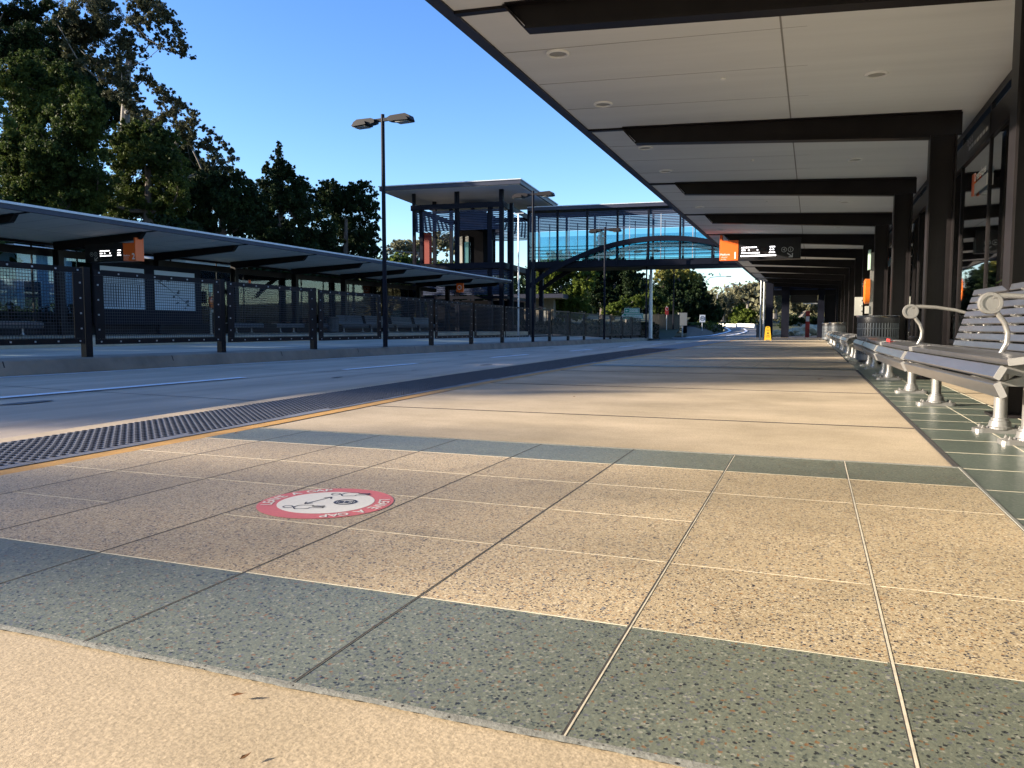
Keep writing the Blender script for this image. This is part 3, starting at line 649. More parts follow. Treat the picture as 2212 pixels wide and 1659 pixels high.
for i, (y, lb) in enumerate([(12.2,'backless bench on platform 2 left of the notice board'),(15.0,'second backless bench on platform 2 at the left, nearer the notice board'),
        (25.4,'backless bench on platform 2 just right of the notice board'),(28.3,'second backless bench right of the notice board on platform 2'),(31.0,'third backless bench right of the notice board on platform 2')]):
    o = copy_tree(bC); o.location = (-22.25, y+2.3, .33); o.rotation_euler = (0,0,R(180)); tag(o, lb, 'bench', GB2)
bk = None
for i, (y, lb) in enumerate([(33.9,'bench with backrest on platform 2, first of the four with backs'),(36.6,'bench with backrest on platform 2, second of the four with backs'),(39.4,'bench with backrest on platform 2, third of the four with backs'),(42.2,'bench with backrest on platform 2, farthest toward the tower')]):
    if bk is None: bk = make_bench(2.42, True, (), (.3,2.1)); o = bk
    else: o = copy_tree(bk)
    o.location = (-22.25, y+2.4, .33); o.rotation_euler = (0,0,R(180)); tag(o, lb, 'bench', GB2)

# small red lighter-like litter on bench B
g = MB(); g.box(-.05,.05,-.03,.03,0,.006); g.box(-.05,-.044,-.03,.03,.006,.03)
o = g.build('litter_card', M['signred']); o.location = (.75, 8.6, .455); o.rotation_euler = (.1,.05,.5); tag(o, 'small red scrap of card on the second bench', 'litter')

# ------------------------------------------------------------------ litter bins
def make_bin(r_=.31, h=.80):
    root = empty('litter_bin'); b = MB(); n = 44
    for k in range(n):
        an = 2*math.pi*k/n; c_ = Vector((math.cos(an), math.sin(an), 0)); t_ = Vector((-c_.y, c_.x, 0)); hh = h-.09 - .05*max(0, math.cos(an*2))
        q = c_*r_; wd = .011
        b.add([q-t_*wd+Vector((0,0,.16)), q+t_*wd+Vector((0,0,.16)), q+t_*wd+Vector((0,0,hh)), q-t_*wd+Vector((0,0,hh)), q*.97-t_*wd+Vector((0,0,.16)), q*.97+t_*wd+Vector((0,0,.16)), q*.97+t_*wd+Vector((0,0,hh)), q*.97-t_*wd+Vector((0,0,hh))],
              [(0,1,2,3),(7,6,5,4),(0,3,7,4),(1,5,6,2),(3,2,6,7),(0,4,5,1)])
    for z in (.30,.44,.58): b.ring((0,0,z), r_*.965, r_+.004, 44); b.lathe([(r_+.004,0),(r_+.004,.014)], (0,0,z-.007), 44)
    b.lathe([(r_+.003,.07),(r_+.003,.16)], (0,0,0), 44)
    b.build('basket', M['binm'], root)
    b = MB(); b.lathe([(r_*.90,.03),(r_*.90,h-.10),(r_*.86,h-.06)], (0,0,0), 32); b.build('liner', M['blackp'], root, True)
    b = MB(); b.lathe([(r_-.02,h-.03),(r_+.015,h-.035),(r_+.022,h-.02),(r_+.015,h-.008),(r_-.02,h-.01)], (0,0,0), 44); b.build('rim', M['chrome'], root, True)
    b = MB(); b.lathe([(r_+.004,h-.13),(r_+.006,h-.05),(r_+.004,h-.04)], (0,0,0), 44); b.build('bag', M['blackp'], root, True)
    b = MB(); b.lathe([(r_*.55,0),(r_*.55,.03),(r_*.9,.07)], (0,0,0), 24); b.build('base', M['blackp'], root)
    return root
GBN = 'round litter bins on the near platform'
b1 = make_bin(); b1.location = (1.0,14.05,0); tag(b1, 'large dark slatted round litter bin with chrome rim behind the benches', 'litter bin', GBN)
for x, y, lb in ((.92,33.3,'distant round litter bin with pale rim at the far end of the benches'),(.72,37.6,'most distant round litter bin beside the far pillars')):
    o = copy_tree(b1); o.location = (x, y, 0); tag(o, lb, 'litter bin', GBN)
o = copy_tree(b1); o.location = (-22.3, 32.9, .33); tag(o, 'round litter bin between the benches on platform 2', 'litter bin')

# ------------------------------------------------------------------ help points, meter box, signs
def help_point(loc, sgn, label, dark=False):
    root = empty('help_point', loc, 0, label, 'help point')
    b = MB(); n = 28; prof = []
    for k in range(n):
        an = 2*math.pi*k/n; prof.append((.14*math.cos(an), .24*math.sin(an)+.02*math.cos(2*an)))
    P = [Vector((sgn*-.11, q, 1.30+z)) for q, z in prof]; Q = [Vector((sgn*-.03, q*.98, 1.30+z*.98)) for q, z in prof]; F_ = [Vector((sgn*-.135, q*.8, 1.30+z*.8)) for q, z in prof]
    b.add(P+Q+F_, [(i,(i+1)%n,n+(i+1)%n,n+i) for i in range(n)] + [(2*n+i,2*n+(i+1)%n,(i+1)%n,i) for i in range(n)] + [tuple(range(3*n-1,2*n-1,-1)), tuple(range(n,2*n))])
    b.build('panel', M['orangeb'], root, True)
    b = MB(); b.prism([(.035*math.cos(2*math.pi*k/20), .035*math.sin(2*math.pi*k/20)) for k in range(20)], (sgn*-.16,0,1.40), (sgn*-.13,0,1.40), (0,1,0), (0,0,1)); b.build('call_button', M['chrome'], root)
    b = MB(); b.box(-.03,.03,-.05,.05,0,2.0); b.build('post', M['alu'], root)
    b = MB(); b.box(sgn*-.07,sgn*-.035,-.12,.12,1.68,2.05); b.build('header_panel', M['palegreen'], root)
    b = MB(); b.box(sgn*-.10,sgn*-.035,-.07,.07,.86,1.0); b.build('speaker_box', M['boxgrey'], root)
    return root
help_point((1.02,16.2,0), 1, 'orange oval help point with bright button beyond the nearest litter bin')
help_point((-22.75,25.0,.33), -1, 'orange oval help point on platform 2 right of the notice board')
root = empty('meter_box', (1.12,22.64,1.15), 0, 'small grey metal box fixed to a column beyond the help point', 'meter box')
b = MB(); b.box(-.10,.09,-.32,-.16,-.24,.24); b.build('casing', M['boxgrey'], root)
b = MB()
for z in (-.14,0,.14): b.lathe([(.018,0),(.018,.03)], (.06,-.33,z), 10)
b.build('knob', M['chrome'], root)

def platform_sign(name, xs_, sgn, y, dz, num, lines, label):
    "orange platform flag, departure display and pictogram panel in a dark box under a beam. xs_: world x of the kerb end"
    root = empty(name, (0,0,0), 0, label, 'platform sign')
    X = lambda a: xs_ + sgn*a
    f = y-.16
    b = MB(); b.box(X(.0),X(.50),f-.01,y+.16,2.45+dz,3.0+dz); b.box(X(.0),X(.06),f+.0,y+.16,3.0+dz,3.16+dz); fl = b.build('flag', M['orange'], root)
    t_ = MB(); ux = (1,0,0); uz = (0,0,1); yf = f-.016
    xa = xs_ if sgn > 0 else xs_-.50; yo = yf
    put_text(t_, num, .26, (xa+.42, yo, 2.575+dz), ux, uz)
    put_text(t_, lines[0], .075, (xa+.15, yo, 2.615+dz), ux, uz)
    put_text(t_, lines[1], .05, (xa+.13, yo, 2.545+dz), ux, uz, bold=False); put_text(t_, lines[2], .05, (xa+.115, yo, 2.485+dz), ux, uz, bold=False)
    t_.build('lettering', M['wtext'], fl)
    b = MB(); b.box(X(.505),X(2.12),f,y+.16,2.45+dz,3.02+dz); hs_ = b.build('housing', M['blackp'], root)
    x0, x1 = sorted((X(.56),X(1.5)))
    b = MB(); b.box(x0,x1,f-.006,f-.001,2.49+dz,2.83+dz); sc = b.build('display', M['screen'], root)
    b = MB(); rr = random.Random(3)
    for z, h_, segs in ((2.79,.026,((0,.46),(.84,1))), (2.715,.03,((.0,.12),(.20,.25),(.46,.50),(.84,.89),(.92,.97))), (2.64,.026,((0,.55),(.82,1))), ):
        for a, c_ in segs:
            q = a
            while q < c_-.005:
                wd = min(c_-q, rr.uniform(.02,.07)); b.box(x0+.03+(x1-x0-.06)*q, x0+.03+(x1-x0-.06)*(q+wd)-.006, f-.009, f-.0065, z-h_/2+dz, z+h_/2+dz); q += wd+.004
    b.build('display_text', M['led'], sc)
    if sgn > 0:
        b = MB(); b.box(x0+.01,x1-.01,f-.009,f-.0065,2.545+dz,2.575+dz); b.build('lit_strip', M['tube'], sc)
    b = MB(); px = X(1.78) if sgn > 0 else X(1.75)
    for dx_ in (-.085,.085): b.ring((px+dx_, f-.003, 2.70+dz), .058, .070, 24, 0, (1,0,0), (0,0,1))
    put_text(b, "i", .10, (px+.085, f-.003, 2.70+dz), (1,0,0), (0,0,1))
    b.poly([(px-.115,f-.003,2.69+dz),(px-.085,f-.003,2.69+dz),(px-.065,f-.003,2.66+dz),(px-.065,f-.003,2.74+dz),(px-.085,f-.003,2.71+dz),(px-.115,f-.003,2.71+dz)])
    ax = px+.09; s_ = sgn
    b.bar((ax-s_*.09, f-.003, 2.605+dz), (ax+s_*.04, f-.003, 2.505+dz), .004, .026, up=(0,0,1)); b.box(ax+s_*.055,ax+s_*.03,f-.004,f-.002,2.49+dz,2.60+dz); b.box(ax-s_*.05,ax+s_*.03,f-.004,f-.002,2.49+dz,2.515+dz)
    b.build('pictograms', M['gtext'], root)
    return root
platform_sign('platform_sign', -2.47, 1, 22.6, 0, '1', ('Platform','inbound','to City'), 'orange flag numbered 1 with lit departure board under the near canopy')
platform_sign('platform_sign', -19.50, -1, 18.47, .20, '2', ('Platform','outbound','from City'), 'orange flag numbered 2 with lit departure board under the platform 2 canopy')
# small orange exit-like flag far along platform 2
b = MB(); b.box(-.2,.25,-.05,.05,-.28,.28); o = b.build('small_orange_sign', M['orange']); o.location = (-20.1,43.2,3.0); tag(o, 'small red-orange hanging sign near the far end of platform 2', 'sign')
t_ = MB(); t_.ring((0,-.055,.02), .10, .14, 24, 0, (1,0,0), (0,0,1)); q = t_.build('symbol', M['wtext'], o)

def name_sign(x, y, z, sgn, label):
    root = empty('station_name_sign', (x, y, z), 0, label, 'station sign')
    b = MB(); b.box(-.006,.006,-.06,.62,-.10,.02); b.build('board', M['gtext'], root)
    b = MB(); b.box(-.010,.010,.62,.76,-.10,.14); b.build('orange_square', M['orange'], root)
    b = MB(); put_text(b, "Greenslopes", .13, (-.012*sgn, .28, .08), (0,-sgn,0), (0,0,1)); b.build('lettering', M['wtext'], root)
    return root
for y, lb in ((9.60,'station name sign with orange square on the nearest wall glass'),(21.1,'station name sign with orange square farther along the wall glass')):
    name_sign(1.675, y, 2.20, 1, lb)
name_sign(-23.33, 27.4, 2.55, -1, 'station name sign with orange square on the platform 2 glass')
# wall header lettering strip
root = empty('toilet_direction_sign', (1.664, 10.2, 2.70), 0, 'faint white wayfinding lettering on the header above the nearest glass', 'sign')
b = MB(); b.box(0,.002,-.75,.55,-.09,.13); b.build('plate', M['blackp'], root)
b = MB()
for i in range(7): b.box(-.003,-.001,.42-.16*i,.30-.16*i,-.03,.01)
for i in range(3): b.ring((-.002,.47-.12*i,.07), .022,.035,14,0,(0,1,0),(0,0,1))
b.build('lettering', M['gtext'], root)

# notice board on platform 2: two posters
root = empty('notice_board', (-22.78, 0, .33), 0, 'dark framed notice board with two posters on platform 2', 'notice board')
b = MB(); b.box(-.06,.0,19.55,24.55,.38,2.55); b.build('frame', M['bsteel'], root)
for ya_, yb_, lb in ((19.85,21.72,'poster with dark header bands and columns of text'),(22.20,24.20,'poster map with a diagonal dark line')):
    b = MB(); b.box(.004,.012,ya_,yb_,.92,2.38); p_ = b.build('poster', M['poster'], root); p_['label'] = lb
    b = MB(); wd = yb_-ya_
    if ya_ < 20:
        b.box(.013,.016,ya_+.03,yb_-.05,2.20,2.235); b.box(.013,.016,ya_+.04,yb_-.05,1.83,1.855)
        for i in range(16): b.box(.013,.015,ya_+.06+i*.105,ya_+.10+i*.105,.98,1.80)
        for i in range(5): b.box(.013,.015,ya_+.10,yb_-.25-.1*(i%2),1.92+i*.05,1.935+i*.05)
    else:
        b.bar((.014,ya_+.45,1.85),(.014,yb_-.25,1.08),.003,.035,up=(1,0,0))
        b.bar((.015,ya_+.1,2.0),(.015,ya_+.5,1.8),.003,.09,up=(1,0,0))
        rr = random.Random(5)
        for i in range(13):
            t__ = rr.random(); cy_ = ya_+.25+t__*1.4; cz_ = 2.1-t__*1.0+rr.uniform(-.35,.25); cz_ = min(2.3,max(1.0,cz_)); q = rr.uniform(.05,.09)
            b.poly([(.0155,cy_-q,cz_-q*.5),(.0155,cy_+q,cz_-q*.3),(.0155,cy_+q*.8,cz_+q*.5),(.0155,cy_-q*.6,cz_+q*.7)])
    b.build('print', M['pink'], p_)

# ------------------------------------------------------------------ island fence: posts and framed perforated panels
GF = 'posts of the median fence'; GP = 'perforated panels of the median fence'
ordn = ['','first','second','third','fourth','fifth','sixth','seventh','eighth','ninth','tenth','eleventh','twelfth','thirteenth','fourteenth','fifteenth','sixteenth','seventeenth','eighteenth']
PY = [8.86+2.98*i for i in range(-1, 6)]; PY += [PY[-1]+2.86*i for i in range(1, 13)]
def fpx(y): return -10.5-.010*(y-9)
ftop = lambda y: zi(y)+1.42
lampy = [17.9, 29.5, 41.0, 52.3, 63.3]
k_ = 0
pts_f = []
for y in PY:
    if y > 55: break
    pts_f.append(y)
post_proto = None
for i, y in enumerate(pts_f):
    if min(abs(y-q) for q in lampy) < .9:        # the lamp pole stands in for a post
        continue
    k_ += 1
    if post_proto is None:
        root = empty('fence_post'); b = MB(); b.box(-.055,.055,-.06,.06,0,1.36); b.build('shaft', M['steel'], root)
        b = MB(); b.box(-.057,.057,-.062,.062,1.36,1.385); b.build('cap', M['steel'], root); post_proto = root
    else: root = copy_tree(post_proto)
    root.location = (fpx(y), y, zi(y)); tag(root, '%s dark fence post from the left along the median island' % ordn[k_], 'fence post', GF)
tube_d = .09
pn = 0
for i, (a, b_) in enumerate(zip(pts_f, pts_f[1:])):
    pn += 1; ya_, yb_ = a+.10, b_-.10; yc = (ya_+yb_)/2; xc = fpx(yc)+.075; z0 = zi(yc)+.20; z1 = zi(yc)+1.36; hl = (yb_-ya_)/2; hh = z1-z0
    root = empty('mesh_screen_fence', (xc, yc, z0), 0, '%s perforated screen panel from the left in the median fence' % ordn[pn], 'fence panel', GP)
    root.rotation_euler = (0,0,math.atan(.010))
    b = MB(); fw = .085 if i < 7 else .06
    b.box(-.008,.012,-hl,hl,0,fw); b.box(-.008,.012,-hl,hl,hh-fw,hh); 
    for s_ in (-1,1): b.box(-.008,.012,s_*hl,s_*(hl-.17 if i < 7 else hl-.06),fw+.001,hh-fw-.001)
    if i < 8:
        for k in range(8):
            yy = -hl+.09+(2*hl-.18)*k/7
            for zz in (fw/2, hh-fw/2): b.box(.0122,.022,yy-.012,yy+.012,zz-.012,zz+.012,1)
        for s_ in (-1,1):
            for k in range(1,5): b.box(.0122,.022,s_*(hl-.06)-.012,s_*(hl-.06)+.012,hh*k/5-.012,hh*k/5+.012,1)
    b.build('frame', [M['steel'], M['post']], root)
    b = MB(); b.poly([(0,-hl+.05,fw/2),(0,hl-.05,fw/2),(0,hl-.05,hh-fw/2),(0,-hl+.05,hh-fw/2)]); b.build('mesh_infill', M['screenmesh'], root)
# low metal post with cabinet at the island end
# ------------------------------------------------------------------ double-headed lamps
def make_lamp():
    root = empty('street_lamp'); b = MB(); b.tube([(0,0,0),(0,0,3),(0,0,6.0)], [.062,.055,.048], 12); b.build('pole', M['bsteel'], root, True)
    b = MB(); b.box(-.28,.28,-.035,.035,5.82,5.90); b.build('cross_arm', M['bsteel'], root)
    for s_ in (-1,1):
        b = MB()
        prof = [(.20,5.80),(.30,5.78),(.86,5.74),(.90,5.77),(.86,5.87),(.74,5.93),(.30,5.92),(.20,5.88)]
        for dy, sc in ((-.17,1),): 
            pr = [(s_*p, q) for p, q in prof]; b.prism(pr, (0,-.11,0), (0,.11,0), (1,0,0), (0,0,1))
            pr2 = [(s_*p, (q-5.7)*.6+5.80) for p, q in [(.42,5.64),(.84,5.61),(.87,5.64),(.80,5.76),(.45,5.78)]]
            b.prism(pr2, (0,-.18,0), (0,.18,0), (1,0,0), (0,0,1))
        hd = b.build('lamp_head', M['steel'], root)
        b = MB(); b.box(s_*.46,s_*.82,-.13,.13,5.728,5.735); b.build('lens', M['boxgrey'], hd)
    return root
GL = 'double-headed lamps on the median island'; lp = None
lampl = ['nearest double-headed street lamp rising from the median fence','second double-headed street lamp, in front of the tower corner','third double-headed street lamp, in front of the footbridge arch','fourth double-headed street lamp, behind the footbridge','farthest double-headed street lamp, seen below the footbridge']
for y, lb in zip(lampy, lampl):
    lp_ = make_lamp() if lp is None else copy_tree(lp); lp = lp or lp_
    lp_.location = (-10.5, y, zi(y)); lp_.rotation_euler = (0,0,R(-4)); tag(lp_, lb, 'street lamp', GL)
q = gspot(1120, 36, 0); root = empty('thin_pole', (q.x,q.y,0), 0, 'thin silver camera pole beside the second lamp', 'pole')
b = MB(); b.tube([(0,0,0),(0,0,5.8)], [.05,.03], 10); b.build('shaft', M['post'], root); b = MB(); b.bar((-.25,0,5.82),(.25,0,5.82),.03,.03); b.build('crossbar', M['post'], root)
q = gspot(1405, 56, -.2); root = empty('tall_silver_pole', (q.x,q.y,-.2), 0, 'tall tapered silver pole beyond the footbridge', 'pole')
b = MB(); b.tube([(0,0,0),(0,0,5.9)], [.15,.09], 12); b.build('shaft', M['post'], root, True); b = MB(); b.lathe([(.2,0),(.2,.03)], (0,0,0), 12); b.build('base_plate', M['post'], root)

# ------------------------------------------------------------------ tower and footbridge
E1 = Vector((.996,.088,0)); E2 = Vector((-.088,.996,0)); T0 = Vector((-19.85,49.4,0)); ANG = math.atan2(.088,.996)
tw = empty('lift_tower', T0, ANG, 'steel framed lift and stair tower with louvres and wide flat roof', 'tower')
b = MB(); b.box(-8.3,1.75,-1.55,9.4,9.93,10.20); rf = b.build('roof', M['fascia'], tw)
b = MB(); b.box(-8.36,1.81,-1.61,9.46,10.201,10.26); b.build('capping', M['roofpale'], rf)
b = MB(); b.box(-8.15,1.6,-1.4,9.25,9.90,9.929); b.build('soffit', M['soffit'], rf)
posts = [(-6.4,0,.10,9.9),(-5.9,.15,.13,9.1),(-3.3,0,.07,9.9),(-3.12,0,.07,9.9),(-.85,.15,.15,9.1),(0,0,.14,9.9),(.45,.9,.12,9.1),(.0,1.9,.12,9.1),(-6.4,7.4,.12,9.9),(0,7.4,.14,9.9),(-4.6,7.4,.12,9.9),(-3.6,3.6,.12,9.1),(-6.3,3.6,.12,9.9),(.4,7.4,.1,9.9)]
for x, y, wd, h_ in posts: b = MB(); b.box(x-wd,x+wd,y-wd,y+wd,-.3,h_); b.build('post', M['bsteel'], tw)
for z0, z1 in ((8.72,9.08),(4.62,5.02),(2.55,2.75)):
    b = MB(); b.box(-6.5,.14,-.19,-.145,z0,z1); b.box(.145,.19,-.14,7.5,z0,z1); b.box(-6.6,-6.52,-.14,7.5,z0,z1); b.box(-6.5,.14,7.55,7.6,z0,z1); b.build('ring_beam', M['bsteel'], tw)
b = MB(); b.box(-6.5,.13,-.13,7.5,4.66,4.9); b.build('floor_deck', M['kerb'], tw)
def louvres(parent, x0, x1, y, z0, z1, step=.115, mt=None, axis='x', bl=.082):
    b = MB(); z = z0
    while z < z1:
        if axis == 'x': b.add([(x0,y-.03,z),(x1,y-.03,z),(x1,y+.02,z+bl),(x0,y+.02,z+bl),(x0,y-.025,z-.008),(x1,y-.025,z-.008)], [(0,1,2,3),(4,5,1,0)])
        else: b.add([(y+.03,x0,z),(y+.03,x1,z),(y-.02,x1,z+bl),(y-.02,x0,z+bl)], [(0,1,2,3)])
        z += step
    return b.build('louvre_screen', mt or M['louvre'], parent)
for x0, x1 in ((-6.28,-6.05),(-5.75,-3.42),(-3.0,-1.02),(-.68,-.16)):
    louvres(tw, x0, x1, -.02, 7.28, 8.66); louvres(tw, x0, x1, -.02, 2.85, 4.55)
louvres(tw, .15, 1.85, .03, 7.28, 8.66, axis='y'); louvres(tw, .15, 1.85, .03, 2.85, 4.55, axis='y'); louvres(tw, 2.1, 7.2, .03, 7.28, 8.66, axis='y')
louvres(tw, -6.2, -.2, 7.45, 7.3, 8.66); louvres(tw, -.9, -.15, .6, 6.6, 7.6); louvres(tw, .15, 7.2, -6.45, 7.3, 8.66, axis='y')
b = MB(); b.box(-6.1,-5.32,.5,.58,5.02,7.25); b.build('red_panel', M['cladred'], tw)
b = MB(); b.box(-4.5,-2.3,3.0,6.0,5.0,9.0); b.build('lift_shaft', M['matte'], tw)
b = MB(); b.box(-4.1,-3.86,2.85,2.99,5.05,7.2); b.box(-3.62,-3.38,2.85,2.99,5.05,7.2); b.build('lift_door_trim', M['boxgrey'], tw)
b = MB(); b.box(-3.0,-2.6,1.0,1.02,5.05,6.6); b.build('glass_balustrade', M['cyan'], tw)
for k in range(3): b = MB(); b.box(-6.3,.1,-.02,.02,5.35+.25*k,5.38+.25*k); b.build('rail', M['bsteel'], tw) if k > 3 else None
b = MB()
for k in range(14): b.box(-1.6,-.3,1.4+k*.28,1.7+k*.28,5.0-.33*k-.05,5.0-.33*k)
b.build('stair_flight', M['steel'], tw)
b = MB(); b.box(-6.3,-.2,2.0,6.6,-.3,2.5); b.build('lower_wall', M['matte'], tw)
# footbridge: local x along the span
BR = empty('footbridge', Vector((-18.6,51.3,0)), ANG, 'enclosed footbridge with blue-green glass, louvres and arched girders over the busway', 'footbridge')
LB = 29.0; NB = 14; bay = 2.07
b = MB(); b.add([(0,-.3,8.62),(LB,-.3,8.50),(LB,-.3,8.72),(0,-.3,8.84),(0,3.3,8.62),(LB,3.3,8.50),(LB,3.3,8.72),(0,3.3,8.84)], [(0,1,2,3),(5,4,7,6),(3,2,6,7),(0,4,5,1),(1,5,6,2),(0,3,7,4)]); rf = b.build('roof', M['fascia'], BR)
b = MB(); b.add([(0,-.34,8.842),(LB,-.34,8.722),(LB,-.34,8.77),(0,-.34,8.89),(0,3.34,8.842),(LB,3.34,8.722),(LB,3.34,8.77),(0,3.34,8.89)], [(0,1,2,3),(5,4,7,6),(3,2,6,7),(0,4,5,1),(1,5,6,2),(0,3,7,4)]); b.build('capping', M['roofpale'], rf)
b = MB(); b.box(0,LB,-.12,3.12,4.66,5.14); b.build('deck', M['bsteel'], BR)
b = MB(); b.box(0,LB,-.20,-.121,4.72,5.0); b.box(0,LB,3.121,3.2,4.72,5.0); b.build('edge_beam', M['bsteel'], BR)
for fy in (0.0, 3.0):
    for i in range(NB+1):
        b = MB(); b.box(i*bay-.07,i*bay+.07,fy-.07,fy+.07,5.141,8.6); b.build('post', M['bsteel'], BR)
        if i < NB: b = MB(); b.box(i*bay+.78,i*bay+.84,fy-.03,fy+.03,5.141,8.1); b.build('mullion', M['post'], BR)
    for i in range(NB):
        b = MB(); b.box(i*bay+.071,(i+1)*bay-.071,fy-.006,fy+.006,5.30,7.18); b.build('pane', M['cyan'], BR)
        if fy == 0: louvres(BR, i*bay+.08, (i+1)*bay-.08, fy, 7.22, 8.45, .105)
    for k in range(4):
        b = MB(); z = 5.45+.22*k; b.box(0,LB,fy-.10,fy-.075,z,z+.035); b.build('handrail', M['bsteel'], BR)
# arches
for fy in (-.42, 3.35):
    b = MB(); A_ = []; B_ = []; C_ = []; D_ = []
    for k in range(41):
        t_ = k/40; x = .1+18.1*t_; z = 3.35 + 3.1*(1-(2*t_-1)**2)**.92
        q = .17; A_.append((x,fy-.12,z-q)); B_.append((x,fy-.12,z+q)); C_.append((x,fy+.12,z+q)); D_.append((x,fy+.12,z-q))
    b.strip(A_, B_); b.strip(B_, C_); b.strip(C_, D_); b.strip(D_, A_); b.build('arch_girder', M['bsteel'], BR)
for k in range(1, 9):
    x = k*bay
    t_ = (x-.1)/18.1; z = 3.35+3.1*(1-(2*t_-1)**2)**.92
    for fy in (-.42, 3.35):
        b = MB(); b.bar((x,fy,min(z,4.85)),(x,fy,max(z,4.85)),.08,.08); b.build('hanger', M['bsteel'], BR)
for x in (.1, 22.5):
    for fy in (-.42, 3.35): b = MB(); b.box(x-.15,x+.15,fy-.15,fy+.15,-.3,4.66); b.build('pier', M['bsteel'], BR)

# near-side lift lobby at the end of platform 1
lo = empty('lift_lobby', (0,47.75,0), 0, 'dark steel lobby with pillars under louvres at the far end of the near platform', 'lobby')
for x0, x1, y0, y1 in ((-2.38,-2.0,-4.0,-3.6),(-1.70,-1.28,-.2,.25),(.25,.6,-.2,.25),(2.2,2.6,-.2,.25)):
    b = MB(); b.box(x0,x1,y0,y1,0,3.05 if y0 < -1 else 5.2); b.build('pillar', M['bsteel'], lo)
b = MB(); b.box(-2.6,4.5,.30,.42,2.45,3.4); b.build('header', M['steel'], lo)
louvres(lo, -2.4, 1.9, .1, 2.75, 3.1, .12)
b = MB(); b.box(.62,4.5,.35,.5,0,2.45); b.build('side_wall', M['steel'], lo)
b = MB(); b.box(-1.2,.24,.18,.22,2.02,2.44); b.build('sign_band', M['blackp'], lo)
b = MB(); b.box(-.55,.22,.0,.06,1.93,1.99); b.build('light_tube', M['tube'] if False else M['roofpale'], lo)
for x, y, lb in ((-2.62,43.9,'left silver downpipe at the end of the near platform'),(-2.50,44.6,'right silver downpipe at the end of the near platform')):
    b = MB(); b.tube([(0,0,0),(0,0,1.6),(0,0,3.16)], .05, 10); o = b.build('downpipe', M['post'], None, True); o.location = (x,y,0); tag(o, lb, 'downpipe', 'downpipes at the platform end')

# caution board
cb = empty('caution_board', (-1.93,37.9,0), R(8), 'yellow folding wet floor caution board on the near platform', 'caution board')
for s_ in (-1,1):
    b = MB(); P = [(-.15,.0),(-.09,.0),(-.08,.03),(.08,.03),(.09,.0),(.15,.0),(.10,.60),(.07,.64),(-.07,.64),(-.10,.60)]
    a_ = Vector((0, s_*.15, 0)); tp = Vector((0, s_*-.135/.64, 1)); b.prism(P, a_, a_+Vector((0,s_*.012,0)), (1,0,0), tp); leaf_ = b.build('leaf', M['caution'], cb)
    if s_ < 0:
        b = MB(); f = lambda x, z: a_ + Vector((x,0,0)) + tp*z + Vector((0,-.0155,0))
        b.add([f(-.045,.57),f(.045,.57),f(.035,.60),f(-.035,.60)], [(0,1,2,3)])
        b.add([f(-.07,.46),f(.07,.46),f(.07,.485),f(-.07,.485)], [(0,1,2,3)])
        b.add([f(-.05,.30),f(.05,.30),f(0,.40)], [(0,1,2)]); put_text(b, "WET", .06, f(0,.23), (1,0,0), tp); put_text(b, "FLOOR", .05, f(0,.16), (1,0,0), tp)
        b.build('print', M['cinkk'], leaf_)

# ------------------------------------------------------------------ roadside signs beyond the bridge
def sign_on_posts(u, v0, v1, D, zb): pass
q = gspot(1365, 60, 0); sg = empty('street_name_signs', (q.x,q.y,.2), R(YAW), 'pair of green street name signs on posts', 'road sign')
m_ = 60/FPX
def up(v): return EYE+(707-v)*m_-.2
b = MB()
for dx_ in (-.3,.35): b.tube([(dx_,.05,0),(dx_,.05,up(672))], .03, 8)
b.build('post', M['post'], sg)
for nm, x0, x1, va, vb, txt in (('upper_plate',-.60,.58,665.5,676.5,'RIDGE ST'),('lower_plate',-.86,.85,677,689.5,'BARNSDALE PL')):
    b = MB()
    if nm == 'lower_plate': b.prism([(x0,(up(va)+up(vb))/2),(x0+.2,up(vb)),(x1,up(vb)),(x1,up(va)),(x0+.2,up(va))], (0,-.01,0), (0,.01,0), (1,0,0), (0,0,1))
    else: b.box(x0,x1,-.01,.01,up(vb),up(va))
    pl = b.build(nm, M['signwhite'], sg)
    b = MB(); c_ = (up(va)+up(vb))/2; hh = (up(va)-up(vb))/2
    b.box(x0+(.2 if x0 < -.7 else .03),x1-.03,-.014,-.011,c_-hh+.03,c_+hh-.03); b.build('green_face', M['signgreen'], pl)
    b = MB(); b.box(x0+.38,x1-.08,-.018,-.0145,c_-hh*.55,c_+hh*.55); b.build('name_panel', M['signwhite'], pl)
    b = MB(); put_text(b, txt, hh*.95, ((x0+x1+.3)/2,-.020,c_), (1,0,0), (0,0,1)); b.build('lettering', M['signgreen'], pl)
    b = MB(); xa = x0+.08+(.12 if x0 < -.7 else 0); b.poly([(xa,-.018,c_),(xa+.1,-.018,c_-.09),(xa+.1,-.018,c_-.03),(xa+.22,-.018,c_-.03),(xa+.22,-.018,c_+.03),(xa+.1,-.018,c_+.03),(xa+.1,-.018,c_+.09)]); b.build('arrow', M['signwhite'], pl)
q = gspot(1517, 76, 0); m_ = 76/FPX; sg = empty('speed_sign', (q.x,q.y,-.1), R(YAW), 'white speed limit sign reading 80 beside the curving road', 'road sign')
b = MB(); b.tube([(0,.05,0),(0,.05,1.6)], .04, 8); b.build('post', M['post'], sg)
zc = .7+(707-688)*m_; b = MB(); b.box(-.27,.27,-.01,.01,zc-.36,zc+.36); pl = b.build('plate', M['signwhite'], sg)
b = MB(); b.ring((0,-.014,zc), .18,.235,32,0,(1,0,0),(0,0,1)); b.build('ring', M['dink'], pl); b = MB(); put_text(b, "80", .28, (0,-.016,zc), (1,0,0), (0,0,1)); b.build('lettering', M['dink'], pl)
q = gspot(1462, 62, 0); sg = empty('no_entry_sign', (-10.9,62.6,-.2), R(YAW), 'small red and white no entry sign at the last lamp', 'road sign')
